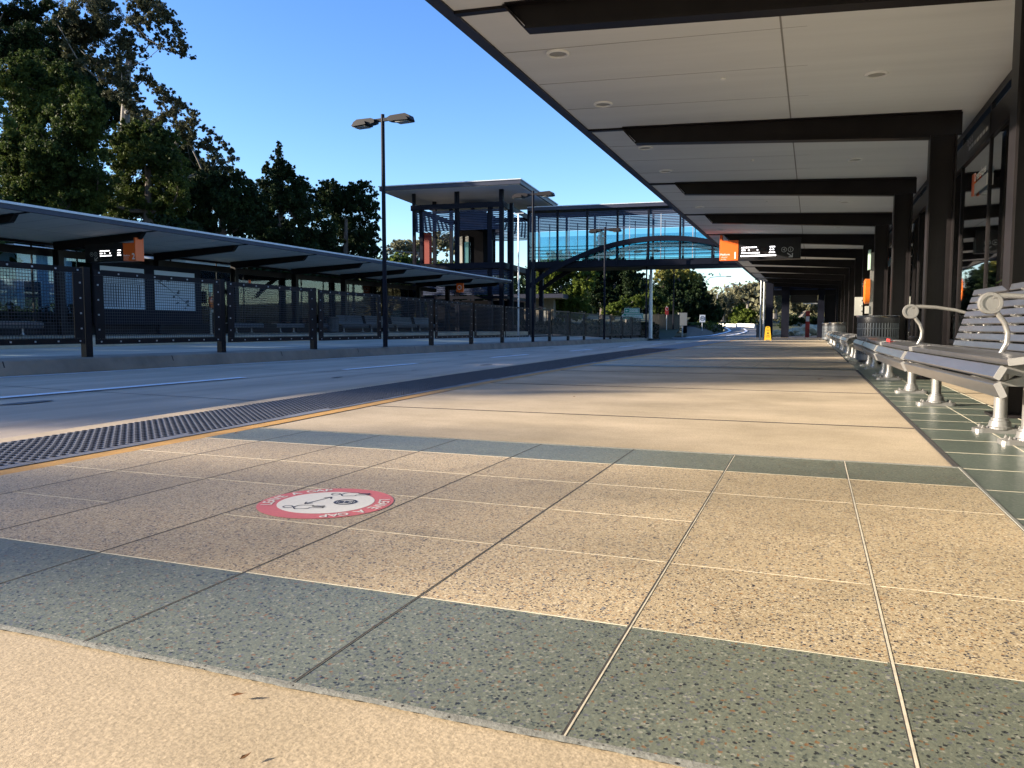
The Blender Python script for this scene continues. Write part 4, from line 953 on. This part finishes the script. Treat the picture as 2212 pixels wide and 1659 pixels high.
b = MB(); b.box(-.13,.13,-.01,.01,1.8,2.42); pl = b.build('plate', M['signred'], sg); b = MB(); b.disc((0,-.013,2.28),.13,24,0,(1,0,0),(0,0,1)); b.build('white_disc', M['signwhite'], pl)
b = MB(); b.tube([(0,.05,0),(0,.05,2.5)], .03, 8); b.build('post', M['post'], sg)
b = MB(); b.disc((0,-.015,2.28),.11,24,0,(1,0,0),(0,0,1)); b.build('red_disc', M['signred'], pl)
q = gspot(1474, 64, 0); root = empty('roadside_cabinet', (q.x,q.y,-.2), R(YAW), 'pale grey box sign on a short post at the end of the island', 'cabinet')
b = MB(); b.box(-.36,.36,-.08,.08,.95,2.0); b.build('box', M['boxgrey'], root); b = MB(); b.box(-.05,.05,-.05,.05,0,.95); b.build('post', M['post'], root)
for (u, vt, D, lb, sg_) in ((1517,598,120,'nearest curved-arm road lamp by the dark trees',1),(1548,621,150,'middle thin curved-arm road lamp before the gum hill',1),(1560,615,165,'farthest curved-arm road lamp before the gum hill',1)):
    q = gspot(u, D, 0); h_ = EYE+(707-vt)*D/FPX; root = empty('road_lamp', (q.x,q.y,0), R(YAW), lb, 'road lamp', 'curved-arm road lamps')
    b = MB(); P = [(0,0,0),(0,0,h_*.55),(.02,0,h_-1.6),(.4,0,h_-.7),(1.1,0,h_-.15),(2.2,0,h_),(3.6,0,h_)]; b.tube(P, [.11,.09,.07,.06,.055,.05,.04], 8); b.build('pole', M['post'], root)
    b = MB(); b.box(3.5,4.3,-.15,.15,h_-.08,h_+.08); b.build('lamp_head', M['boxgrey'], root)

# curving road beyond, its lines, barrier
LL = [(1481,730,58),(1536,725.5,68),(1563,720,78),(1576,715.5,90),(1572,711,107),(1565,707.4,126),(1540,705.5,140)]
RL = [(1568,726.6,62),(1594,722,70),(1608,718,80),(1611.5,715.5,90),(1607,711,107),(1590,707.4,126),(1560,705.5,140)]
RE = [(1640,726.5,58),(1650,722,68),(1655,718,78),(1660,715,90),(1650,710.5,107),(1625,707.2,126),(1590,705.3,140)]
def raise_(P, d): return [spot(u,v,D)+Vector((0,0,d)) for u,v,D in P]
A_ = raise_(LL,0); B_ = raise_(RE,0); A_ = [q+Vector((-.5,0,0)) for q in A_]
n0 = [Vector((-10.9,56,-.3)), Vector((-2.5,52,-.17))]
g = MB(); g.strip([n0[0]]+A_, [n0[1]]+B_)
g.strip([Vector((-10.9,56,-.3)),Vector((-18,60,-.25)),Vector((-26,70,-.2))],[A_[0],A_[1]+Vector((-6,2,0)),A_[1]+Vector((-12,8,0))])
tag(g.build('curving_road', M['asphalt']), kind='structure')
g = MB()
for P, o_ in ((LL,.18),(RL,.15)):
    a_ = raise_(P,.05); g.strip([q+Vector((-o_/2,0,0)) for q in a_], [q+Vector((o_*1.3,0,0)) for q in a_])
g.strip([Vector((-9.5,57.0,-.17)),Vector((-2.6,56.0,-.13))],[Vector((-9.7,57.8,-.17)),Vector((-2.6,56.8,-.13))])
tag(g.build('curving_road_lines', M['white']), kind='structure')
for i, (ua, ub, lb) in enumerate(((1553,1592,'left pale concrete road barrier section on the far bend'),(1592,1632,'right pale concrete road barrier section on the far bend'))):
    a_ = spot(ua,704,140); b__ = spot(ub,705.5,132); g = MB(); d = (b__-a_).normalized(); n_ = Vector((d.y,-d.x,0))
    g.prism([(-.35,-.9),(.35,-.9),(.22,-.4),(.12,.45),(-.12,.45),(-.22,-.4)], a_, b__-d*.15, n_, (0,0,1)); o = g.build('road_barrier', M['barrier']); tag(o, lb, 'barrier', 'road barriers on the bend')

# grass banks
g = MB()
g.strip([gspot(u,56.5,-.3) for u in (1040,1120,1200,1300,1400,1452)], [gspot(u,64,.6) for u in (1040,1120,1200,1300,1400,1470)])
g.strip([gspot(u,64,.6) for u in (1040,1120,1200,1300,1400,1470)], [gspot(u,80,1.3) for u in (1040,1120,1200,1300,1400,1485)])
g.strip([gspot(u,80,1.3) for u in (1040,1120,1200,1300,1400,1485)], [gspot(u,110,2.5) for u in (1000,1100,1200,1300,1400,1500)])
tag(g.build('grass_bank', M['grass']), kind='structure')
g = MB()
g.strip([gspot(u,D,-.25) for u,D in ((1484,61),(1510,66),(1538,74),(1552,88))], [gspot(u,D,1.2) for u,D in ((1484,90),(1510,92),(1535,96),(1545,104))])
g.strip([Vector((-2.55,47.8,-.05)),Vector((-2.4,60,-.05)),Vector((1,90,.2)),Vector((6,130,.8))],[Vector((10,47.8,-.05)),Vector((14,60,.3)),Vector((20,90,1.5)),Vector((30,130,3))])
tag(g.build('verge', M['soil']), kind='structure')
g = MB(); g.strip([(-30.1,y,.30) for y in (-30,0,30,60,90)], [(-34,y,.5) for y in (-30,0,30,60,90)]); g.strip([(-34,y,.5) for y in (-30,0,30,60,90)], [(-80,y,2.5) for y in (-30,0,30,60,90)])
tag(g.build('garden_bank', M['grass']), kind='structure')
g = MB(); g.strip([(6.0,y,-.05) for y in (-30,0,30,47.8)], [(12,y,.3) for y in (-30,0,30,47.8)]); g.strip([(12,y,.3) for y in (-30,0,30,47.8)], [(50,y,4) for y in (-30,0,30,47.8)])
tag(g.build('rear_garden', M['grass']), kind='structure')

# ------------------------------------------------------------------ foliage
def leaves(mb_name, pts_, size, mt, parent, jitter=.5, aspect=.55):
    n = len(pts_); c = np.asarray(pts_); s_ = size*RNG.uniform(1-jitter, 1+jitter, n)[:,None]
    a = RNG.normal(size=(n,3)); a /= np.linalg.norm(a,axis=1)[:,None]; b = RNG.normal(size=(n,3)); b -= a*(a*b).sum(1)[:,None]; b /= np.linalg.norm(b,axis=1)[:,None]
    nrm = np.cross(a,b); v = np.empty((n,4,3)); v[:,0] = c-a*s_; v[:,1] = c-b*s_*aspect+nrm*s_*.12; v[:,2] = c+a*s_; v[:,3] = c+b*s_*aspect+nrm*s_*.12
    me = bpy.data.meshes.new(mb_name); me.vertices.add(4*n); me.loops.add(4*n); me.polygons.add(n)
    me.vertices.foreach_set('co', v.reshape(-1)); me.loops.foreach_set('vertex_index', np.arange(4*n,dtype=np.int32)); me.polygons.foreach_set('loop_start', np.arange(0,4*n,4,dtype=np.int32)); me.polygons.foreach_set('loop_total', np.full(n,4,dtype=np.int32))
    me.update(); me.validate(); me.materials.append(mt); o = bpy.data.objects.new(mb_name, me); COL.objects.link(o); o.parent = parent; return o
def tree(name, label, base, blobs, mt, leaf, dens=1.0, bark='bark', trunk_r=.22, group=None, fork=.45, hollow=.35, twigs=True, cat='tree', grow=1.22):
    "blobs: world ellipsoids (centre, radius); trunk from base, limbs to every blob"
    root = empty(name, base, 0, label, cat, group); base = Vector(base); P = []
    fill = []
    for i, (c, r_) in enumerate(blobs):
        near = sorted(((Vector(c)-Vector(c2)).length, j) for j, (c2, r2) in enumerate(blobs) if j != i)[:3]
        for d_, j in near:
            if j > i or d_ < (r_+blobs[j][1])*2.2: fill.append(((Vector(c)+Vector(blobs[j][0]))/2 + Vector((random.uniform(-.3,.3),)*3)*r_, (r_+blobs[j][1])*.5*(.62 if hollow < .2 else .85)))
    for c, r_ in blobs + fill:
        c = Vector(c)-base; sub = max(6, int(7*r_))
        r_ = r_*grow; n = int(dens*26*(r_/leaf)**1.75)+30
        # every clump is made of smaller tufts so the outline stays ragged
        k = RNG.normal(size=(sub*3,3)); k /= np.linalg.norm(k,axis=1)[:,None]; kk = hollow+(1.32-hollow)*RNG.random((sub*3,1))**1.25; k *= kk*r_*np.array([.9,.9,.82]); rt = r_*(.46-.24*kk[:,0])*RNG.uniform(.6,1.15,sub*3)
        idx = RNG.integers(0,sub*3,n); q = RNG.normal(size=(n,3)); q /= np.linalg.norm(q,axis=1)[:,None]; q *= (RNG.random((n,1))**.5)*rt[idx][:,None]
        P.append(k[idx]+q+np.array(c))
    leaves('crown', np.vstack(P), leaf, mt, root)
    b = MB(); cs = [Vector(c)-base for c, _ in blobs]; cen = sum(cs, Vector())/len(cs); zmin = min(c.z for c in cs)
    top = Vector((cen.x*.6, cen.y*.6, max(zmin, cen.z*fork)))
    b.tube([(0,0,-.3), top*.5+Vector((random.uniform(-.2,.2),0,0)), top, Vector((cen.x,cen.y,cen.z))], [trunk_r*1.25, trunk_r, trunk_r*.75, trunk_r*.35], 8)
    if twigs:
        nodes = sorted([(Vector(c)-base, r_) for c, r_ in blobs], key=lambda q: (q[0]-top).length); done = [(top, trunk_r*.6, Vector((0,0,1)))]
        for c, r_ in nodes:
            par = min(done, key=lambda q: (q[0]-c).length + .35*(q[0]-top).length*(q[0].z > c.z+r_))
            st, tr, _ = par; d_ = c-st; thick = max(.016, tr*.68)
            mid = st + d_*.5 + Vector((random.uniform(-.08,.08), random.uniform(-.08,.08), random.uniform(-.16,-.02)))*d_.length
            b.tube([st, mid, c], [thick, thick*.8, thick*.6], 6, cap=False); done.append((c, thick*.8, d_))
            for _ in range(5):
                d = Vector((random.uniform(-1,1),random.uniform(-1,1),random.uniform(-.5,1)))*r_*.8; b.tube([c, c+d*.5+Vector((0,0,.12*r_)), c+d], [thick*.45,.016,.006], 4, cap=False)
    b.build('trunk', M[bark], root); return root
def pb(lst, D, spread=.6):
    "clumps surveyed as (bearing, height, radius) at distance D, scattered in depth by their own crown's size"
    o = []; rr = random.Random(len(lst)*7+int(D))
    us = [q[0] for q in lst]; half = (max(us)-min(us))/2*D/FPX*spread
    for u, v, r_ in lst:
        d = D + rr.uniform(-half, half); o.append((spot(u,v,d), r_*D/FPX))
    return o
GT = 'trees behind platform 2'
def t(nm, lb, u, D, zb, lst, mt, leaf, **k):
    airy = mt in (M['leafeuc'], M['leafpale']); k.setdefault('grow', 1.12 if airy else 1.36)
    k['dens'] = k.get('dens', 1)*(1.15 if airy else .8)
    return tree(nm, lb, gspot(u,D,zb), pb(lst, D), mt, leaf*.35, **k)
t('gum_tree','tallest airy gum tree with open crown against the sky',264,42,.9,[(200,15,36),(240,35,34),(215,75,38),(260,85,32),(285,45,18),(300,8,22),(330,8,20),(355,25,17),(375,50,13),(386,78,11),(345,62,7),(400,100,13),(350,100,7),(392,118,8),(416,125,7),(285,120,20),(250,130,26),(180,60,26),(215,135,24),(160,95,20),(230,-30,34),(300,-30,24),(180,-25,28),(262,150,22),(255,180,22),(266,212,22),(288,232,18),(238,200,20),(292,190,14),(140,20,20),(165,40,22),(150,108,22),(172,135,20),(310,150,12),(120,45,14),(320,48,14),(362,78,13),(325,92,11),(372,108,12),(300,62,14),(342,26,14),(392,70,9),(370,30,10)], M['leafeuc'], .15, dens=.55, bark='palebark', trunk_r=.30, group=GT, hollow=.1)
t('gum_tree','dark leaning gum tree at the upper left corner',45,41,.9,[(70,30,34),(62,78,30),(20,55,28),(108,8,16),(12,15,14),(140,52,12),(-20,90,40),(30,110,30),(-30,20,30),(90,90,20)], M['leafdk'], .17, dens=.7, bark='bark', trunk_r=.3, group=GT, hollow=.1)
t('gum_tree','gum tree with spreading limbs sloping down to the right',300,45,.9,[(325,170,11),(340,195,16),(365,215,19),(395,230,17),(420,245,12),(350,250,22),(385,275,22),(420,270,15),(455,285,12),(320,280,20),(410,310,18),(450,320,19),(485,315,14),(505,345,15),(470,350,17),(517,375,11),(440,375,18),(490,385,14),(300,215,13),(290,250,16),(300,170,12),(270,200,14)], M['leafeuc'], .15, dens=.5, bark='palebark', trunk_r=.3, group=GT, hollow=.1)
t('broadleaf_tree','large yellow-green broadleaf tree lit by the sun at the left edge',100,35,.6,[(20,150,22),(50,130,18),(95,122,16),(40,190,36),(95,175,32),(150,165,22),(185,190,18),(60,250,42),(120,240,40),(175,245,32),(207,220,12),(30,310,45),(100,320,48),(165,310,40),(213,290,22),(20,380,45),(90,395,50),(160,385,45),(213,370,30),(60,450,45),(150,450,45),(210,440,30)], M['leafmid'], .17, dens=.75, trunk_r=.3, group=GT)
t('broadleaf_tree','dense dark broadleaf tree with green top, second from the left',320,38,.6,[(263,287,22),(300,275,15),(330,290,22),(370,300,20),(260,330,34),(310,340,36),(360,350,34),(393,350,14),(270,400,36),(330,410,38),(385,410,28),(250,445,32),(310,460,34),(370,460,30)], M['leafmid'], .16, dens=.75, trunk_r=.3, group=GT)
t('broadleaf_tree','dark rounded tree right of the sloping gum tree',480,40,.6,[(420,400,24),(455,392,19),(500,388,18),(530,400,16),(430,450,32),(490,440,32),(545,440,24),(450,490,28),(520,490,30),(560,480,24),(400,500,30)], M['leafdk'], .17, dens=.9, trunk_r=.28, group=GT)
t('pointed_tree','dark tree with a pointed top in the middle of the tree line',600,43,.6,[(601,308,4),(603,326,6),(598,345,8),(612,352,7),(577,352,5),(576,372,9),(608,374,13),(630,368,8),(590,392,18),(632,386,14),(650,392,9),(568,420,26),(610,430,34),(652,430,22),(580,480,34),(640,480,36),(663,408,11),(600,530,34),(560,520,25)], M['leafdk'], .16, dens=.9, trunk_r=.25, group=GT)
t('ragged_tree','dark ragged tree beside the nearest street lamp',745,46,.6,[(700,397,9),(718,412,16),(745,425,20),(768,405,13),(793,398,8),(808,420,8),(690,440,26),(740,460,34),(785,450,22),(812,468,9),(700,500,34),(760,510,36),(803,510,17),(817,540,7),(785,555,22),(720,550,30),(660,520,30),(650,560,25)], M['leafdk'], .16, dens=.9, trunk_r=.25, group=GT)
t('background_tree','dark tall tree behind the gum trees at the upper left',120,50,.8,[(20,110,30),(60,150,34),(110,130,34),(150,110,28),(165,170,34),(215,190,30),(120,200,40),(60,230,40),(200,250,40),(240,240,26),(150,60,20),(100,60,22)], M['leafdk'], .19, dens=.8, trunk_r=.3, group=GT)
t('background_tree','dark tree filling the gap under the sloping gum tree',400,50,.8,[(270,240,20),(310,270,24),(350,315,26),(400,340,26),(430,370,26),(470,395,24),(350,380,34),(420,430,34),(480,440,30),(400,295,14),(300,330,30),(540,425,18)], M['leafdk'], .19, dens=.8, trunk_r=.3, group=GT)
# undergrowth and dark trees lower down behind platform 2
GU = 'shrubs behind platform 2'
for i, (u, D, lb) in enumerate(((20,34,'shrub mass behind platform 2 at the left edge'),(250,36,'shrub mass behind the notice board'),(420,38,'shrub mass behind the long benches of platform 2'),(560,41,'shrub mass behind the bench backs of platform 2'),(690,45,'shrub mass left of the nearest lamp'),(790,50,'shrub mass right of the nearest lamp'))):
    q = gspot(u, D, .5); bl = [(q+Vector((random.uniform(-.8,.8),random.uniform(-2.6,2.6),random.uniform(1.2,4.2))), random.uniform(.7,1.2)) for _ in range(8)]
    tree('shrub', lb, q, bl, M['leafdk'], .16, dens=.6, trunk_r=.08, group=GU, cat='shrub')
random.seed(21); RNG = np.random.default_rng(21)
# trees off to the left and behind, outside the frame: they throw the bands of shade
GO = 'trees outside the view at the left'
for i, (x, y, h_, r_) in enumerate(((-30,-4.6,8.9,2.4),(-31,.2,9.5,2.6),(-30,4.6,9.2,2.4),(-31,9.4,9.2,2.6),(-30,14,9.3,2.5),(-31,18.6,9.6,2.6))):
    bl = [(Vector((x+random.uniform(-r_,r_)*.8, y+random.uniform(-r_,r_), h_-.7-random.random()**1.5*h_*.6)), random.uniform(.6,1.05)) for _ in range(20)]
    tree('shade_tree', ['tree out of view left of the camera','second tree out of view left of the platform','third tree out of view left of the platform','fourth tree out of view left of the platform','fifth tree out of view, near the left frame edge','tree at the very left frame edge behind the shelter'][i], (x,y,.4), bl, M['leafmid'], .15, dens=.5, trunk_r=.25, group=GO)
for i, (x, y, h_) in enumerate(((-62,-26.3,18.6),(-64,-23.6,21.3),(-62,-17.5,20.5),(-66,-11,22))):
    bl = [(Vector((x+random.uniform(-2,2), y+random.uniform(-3.2,3.2), h_-1-random.random()**1.3*h_*.45)), random.uniform(.9,1.6)) for _ in range(16)]
    tree('tall_shade_tree', ['tall far tree out of view at the left, rearmost','tall far tree out of view at the left, second from the rear','tall far tree out of view at the left, third from the rear','tall far tree out of view at the left, foremost'][i], (x,y,.4), bl, M['leafeuc'], .2, dens=(.09,.22,.16,.14)[i], trunk_r=.25, group=GO)
random.seed(5); RNG = np.random.default_rng(5)
# beyond the tower
t('pale_gum_tree','pale sunlit gum trees seen left of the tower',860,110,1.0,[(842,540,14),(862,528,15),(880,535,14),(900,545,16),(930,530,20),(960,520,20),(985,530,16),(1010,545,18),(1050,540,16)], M['leafpale'], .45, dens=.6, bark='palebark', trunk_r=.3)
t('bright_shrub','bright green bushes low behind the platform 2 roof left of the tower',880,85,1.0,[(842,570,14),(860,562,12),(880,568,14),(905,575,16),(940,580,16),(980,585,16),(1040,590,14),(1010,600,16),(870,600,16),(920,610,16)], M['leafbright'], .34, dens=.9, trunk_r=.2)
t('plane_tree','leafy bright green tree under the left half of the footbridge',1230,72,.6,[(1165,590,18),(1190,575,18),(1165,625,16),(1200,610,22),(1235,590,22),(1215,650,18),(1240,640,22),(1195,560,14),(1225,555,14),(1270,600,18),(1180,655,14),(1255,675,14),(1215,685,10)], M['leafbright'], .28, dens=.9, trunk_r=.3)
t('conifer_tree','dark conical tree whose tip shows through the bridge glass',1300,84,.6,[(1300,505,5),(1298,525,9),(1306,548,12),(1292,565,13),(1310,585,16)], M['leafdk'], .28, dens=1.2, trunk_r=.25)
t('broadleaf_tree','dense dark tree under the middle of the footbridge',1320,80,.6,[(1290,600,22),(1330,595,24),(1365,600,22),(1280,640,24),(1320,640,26),(1360,645,24),(1345,670,18),(1380,620,16),(1270,560,14),(1340,570,16)], M['leafdk'], .30, dens=1.1, trunk_r=.3)
t('small_tree','small yellow-green tree with pale trunk behind the green street signs',1350,66,.5,[(1320,665,8),(1335,672,9),(1345,650,9),(1308,672,7),(1368,650,10),(1385,655,10),(1400,640,10)], M['leafbright'], .22, dens=.8, bark='palebark', trunk_r=.14)
t('golden_tree','yellow-green tree right of the green street signs',1430,84,.6,[(1405,640,12),(1425,650,12),(1440,660,12),(1412,665,12),(1395,615,12),(1430,680,10)], M['leafmid'], .3, dens=1, trunk_r=.25)
t('sunlit_tree','tall tree with golden sunlit top beside the far bend',1470,95,1.0,[(1425,592,12),(1445,588,13),(1468,590,13),(1490,592,12),(1505,604,10),(1455,608,12)], M['leafsun'], .34, dens=1, trunk_r=.3)
t('broadleaf_tree','large dark tree mass left of the far bend',1480,93,1.0,[(1430,620,16),(1460,630,20),(1495,625,18),(1515,640,16),(1445,660,20),(1485,660,24),(1520,665,18),(1535,685,14),(1500,690,18),(1460,690,16),(1550,665,12),(1545,690,12),(1510,615,10),(1420,690,14)], M['leafdk'], .36, dens=1.1, trunk_r=.35)
t('weeping_gum','thin dark gum tree at the right edge of the dark mass',1522,98,1.0,[(1512,600,7),(1518,612,8),(1516,630,8),(1524,650,9),(1530,660,9)], M['leafeuc'], .3, dens=.6, trunk_r=.2)
GH = 'gum trees on the far hill'
far = [('pale gum tree on the far hill at its left end',1560,[(1545,668,10),(1560,655,11),(1552,640,8),(1570,672,10)]),('tallest pale gum tree on the far hill beside the canopy edge',1610,[(1600,640,14),(1625,625,15),(1645,640,14),(1612,660,14),(1590,625,9),(1640,615,12)]),('olive spreading tree at the foot of the far hill',1600,[(1590,672,10),(1610,665,10),(1600,688,12),(1625,685,13),(1580,695,8)]),
       ('gum tree seen between the far pillars',1672,[(1665,640,14),(1680,625,14),(1668,670,14),(1690,650,14)]),('gum tree seen through the far opening',1730,[(1715,645,14),(1740,650,14),(1725,670,14),(1760,665,14),(1790,660,16),(1820,660,16)])]
for lb, u, lst in far: t('hill_gum_tree', lb, u, 150 if u < 1650 else 105, 2.0, lst, M['leafpale'] if 'olive' not in lb else M['leafbright'], .55, dens=.9, bark='palebark', trunk_r=.35, group=GH)
t('hill_shrub','dark garden shrubs behind the far pillars',1730,70,.2,[(1700,690,9),(1720,692,9),(1745,690,9),(1770,692,10),(1690,700,8),(1760,700,8)], M['leafdk'], .25, dens=1, trunk_r=.08)
def belt(label, pts_, h0, h1, n, leaf, mt, depth=5):
    a = [Vector(q) for q in pts_]; seg = [(a[i], a[i+1]) for i in range(len(a)-1)]; ln_ = np.array([(q-p).length for p, q in seg]); P = []
    for (p, q), l_ in zip(seg, ln_):
        m_ = int(n*l_/ln_.sum()); t_ = RNG.random(m_); k = max(3, int(l_/4)); top = RNG.uniform(h0, h1, k+1); hh = np.interp(t_*k, np.arange(k+1), top)*(.86+.14*np.sin(t_*l_*1.3)+.1*np.sin(t_*l_*3.1))
        d = np.array(q-p); nrm = np.array([-d[1], d[0], 0])/l_; P.append(np.array(p)+np.outer(t_, d)+np.outer(RNG.normal(size=m_)*depth*.4, nrm)+np.outer(RNG.random(m_)**.7*hh, (0,0,1)))
    o = leaves('woodland', np.vstack(P), leaf, mt, None); tag(o, label, 'woodland', kind='stuff'); return o
belt('dark woodland belt behind platform 2 and the tower', [(-44,-5,.8),(-42,30,.8),(-46,62,.8),(-40,105,1.0),(-22,125,1.2),gspot(1500,128,1.2)], 6.0, 8.6, 60000, .28, M['leafdk'])
belt('olive woodland low on the far hill beyond the bend', [gspot(1480,165,1.5),gspot(1640,170,2.0),gspot(1760,120,2.0),gspot(1900,100,2.0),gspot(2100,90,2.0)], 5.0, 9.0, 16000, .5, M['leafpale'])
# hills far behind
g = MB(); hv = []; nx = 60
for j, (D, hgt) in enumerate(((170,2),(230,9),(330,16),(480,20))):
    for i in range(nx):
        u = -1400+i*95; q = spot(u,707,D); hv.append((q.x,q.y,hgt*(.6+.35*math.sin(i*.7+j)+.2*math.sin(i*1.9))-1))
g.add(hv, [(j*nx+i, j*nx+i+1, (j+1)*nx+i+1, (j+1)*nx+i) for j in range(3) for i in range(nx-1)])
tag(g.build('hills', M['leafpale'] if False else mat('hill_bush', (.026,.030,.015), .95, var=.5, vscale=.2, bump=1, bscale=.6)), kind='structure')

def hedge(name, label, a, b__, h_, wd, mt=None, leaf=.07, dens=1.0):
    a = Vector(a); b__ = Vector(b__); root = empty(name, a, 0, label, 'hedge'); d = b__-a; L_ = d.length; d.normalize(); n_ = Vector((-d.y,d.x,0))
    n = int(L_*h_*wd/(leaf**2)*3.0*dens/1.0); n = min(n, 30000)
    t1 = RNG.random(n)*L_; t2 = RNG.uniform(-.5,.5,n)*wd; t3 = RNG.random(n)**.8*h_*(1+.12*np.sin(t1*2.1)+.08*np.sin(t1*5.3))
    P = np.outer(t1, d)+np.outer(t2, n_)+np.outer(t3, (0,0,1)); leaves('foliage', P, leaf, mt or M['hedge'], root)
    g = MB(); g.bar((0,0,h_*.4), d*L_+Vector((0,0,h_*.4)), wd*.7, h_*.8); g.build('stems', M['bark'], root); return root
hedge('hedge','long clipped dark hedge behind the median fence', gspot(1085,56,-.3), gspot(1420,57.5,-.3), 1.35, 1.2, leaf=.09)
hedge('hedge','low shaded hedge behind the glass of platform 2', (-25.2,14,.33), (-25.2,46,.33), 1.0, 1.0, leaf=.09)
hedge('hedge','dark clipped shrub at the end of the near platform', gspot(1637,50,-.1), gspot(1662,50,-.1), 1.1, .9, leaf=.07)
hedge('hedge','dark planting behind the near shelter glass', (2.9,-4,0), (2.9,44,0), 1.15, 1.3, leaf=.10, dens=.8)
hedge('hedge','green grassy shrubs at the foot of the dark trees by the bend', gspot(1490,80,.0), gspot(1545,84,.1), 1.0, 2.5, mt=M['leafmid'], leaf=.14, dens=.8)
# plants seen through the near glass
for x, y, lb in ((2.5,5.3,'strappy garden plant behind the nearest glass'),(2.4,8.0,'strappy garden plant behind the second glass bay')):
    root = empty('garden_plant', (x,y,.0), 0, lb, 'plant'); b = MB()
    for k in range(16):
        an = random.uniform(0,6.28); ln_ = random.uniform(.7,1.3); d = Vector((math.cos(an),math.sin(an),0)); b.tube([(0,0,0),d*.12*ln_+Vector((0,0,.7*ln_)),d*.4*ln_+Vector((0,0,1.0*ln_)),d*.75*ln_+Vector((0,0,.8*ln_))],[.02,.018,.014,.003],4)
    b.build('foliage', M['leafmid'], root)
# rocks beyond the lobby
def rock(name, label, loc, s_, mt, group=None):
    bm = bmesh.new(); bmesh.ops.create_icosphere(bm, subdivisions=3, radius=1)
    rr = random.Random(int(loc[0]*100+loc[1]*10)); o1 = Vector((rr.random()*9,rr.random()*9,0))
    from mathutils import noise
    for v_ in bm.verts:
        k = 1+.35*noise.noise(v_.co*1.4+o1)+.12*noise.noise(v_.co*4+o1); v_.co = Vector((v_.co.x*k*s_[0], v_.co.y*k*s_[1], v_.co.z*k*s_[2]))
    me = bpy.data.meshes.new(name); bm.to_mesh(me); bm.free(); me.materials.append(mt); o = bpy.data.objects.new(name, me); o.location = loc; COL.objects.link(o); return tag(o, label, 'rock', group)
for i, (u, D, s_, z, lb) in enumerate(((1745,56,(.9,.6,.45),.35,'largest pale sandstone boulder beyond the far opening'),(1722,58,(.7,.5,.3),.25,'flat sandstone boulder left of the largest one'),(1700,57,(.5,.5,.3),.15,'small brown boulder beside the pillar'),(1762,58,(.6,.5,.3),.5,'upper sandstone boulder beside the red post'),(1735,55,(.5,.4,.28),.05,'low brown boulder in front of the largest one'),(1678,56,(.45,.4,.3),.1,'boulder seen between the two pillars'))):
    rock('garden_rock', lb, gspot(u,D,z), s_, M['rock'], 'garden boulders beyond the lobby')
b = MB(); b.box(-.12,.12,-.1,.1,0,1.55); o = b.build('red_bollard', M['signred']); o.location = (-.28,49.6,0); tag(o, 'narrow red post with white notice at the far opening', 'post'); q = MB(); q.box(-.1,.1,-.112,-.102,.95,1.25); q.build('notice', M['signwhite'], o)

# ------------------------------------------------------------------ buildings behind
def block(name, label, loc, rz, sx_, sy_, h_, mt, win, group=None):
    root = empty(name, loc, rz, label, 'building', group)
    b = MB(); b.box(-sx_/2,sx_/2,-sy_/2,sy_/2,0,h_); b.build('wall', mt, root)
    b = MB(); b.box(-sx_/2-.4,sx_/2+.4,-sy_/2-.4,sy_/2+.4,h_+.002,h_+.25); b.build('roof', M['roofpale'], root)
    for x, z, ww, wh in win:
        f = MB(); f.box(x-ww/2-.05,x+ww/2+.05,-sy_/2-.06,-sy_/2-.002,z-.05,z+wh+.05); fr_ = f.build('window', M['signwhite'], root)
        f = MB(); f.box(x-ww/2,x+ww/2,-sy_/2-.07,-sy_/2-.062,z,z+wh); f.build('pane', M['winblue'], fr_)
    return root
block('pale_building','pale blue building seen through the platform 2 glass at the left',gspot(58,31.5,.3),R(98),2.8,2,3.2,M['palewall'],[(-.7,1.1,.8,1.0)],'buildings behind platform 2')
block('pale_building','pale blue building with windows seen right of the notice board',gspot(440,37,.3),R(98),5.2,2,3.3,M['palewall'],[(-1.4,1.2,.9,.9),(.6,.1,.9,2.0),(1.9,1.2,.7,.9)],'buildings behind platform 2')
bb = empty('kiosk_building', gspot(1172,70,0), R(YAW-14), 'small low building with overhanging flat roof beside the tower', 'building')
b = MB(); b.box(-3.5,1.0,0,4,0,3.2); b.build('wall', M['kerb'], bb)
b = MB(); b.box(-4.5,2.1,-1.2,5,3.2,3.55); b.build('roof', M['fascia'], bb); b = MB(); b.box(-4.4,2.0,-1.1,4.9,3.16,3.199); b.build('soffit', M['creamw'], bb)
b = MB(); b.box(-.1,.3,-.03,-.005,0,2.4); b.build('door', M['boxgrey'], bb)
fe = empty('paling_fence', (-29.5,40,.4), 0, 'timber paling fence seen through the far end of platform 2', 'fence')
b = MB()
for k in range(60): b.box(-.012,.012,-6+k*.2,-6+k*.2+.185,.05,1.75)
b.build('palings', M['timber'], fe); b = MB(); b.box(-.05,-.013,-6,6,.4,.48); b.box(-.05,-.013,-6,6,1.3,1.38); b.build('rail', M['timber'], fe)
ft = empty('paling_fence', gspot(1435,63,-.1), R(YAW), 'timber paling fence panel behind the end of the median fence', 'fence')
b = MB()
for k in range(16): b.box(-1.3+k*.16,-1.3+k*.16+.15,0,.02,.2,1.75)
b.build('palings', M['timber'], ft)
bpy.context.view_layer.update()
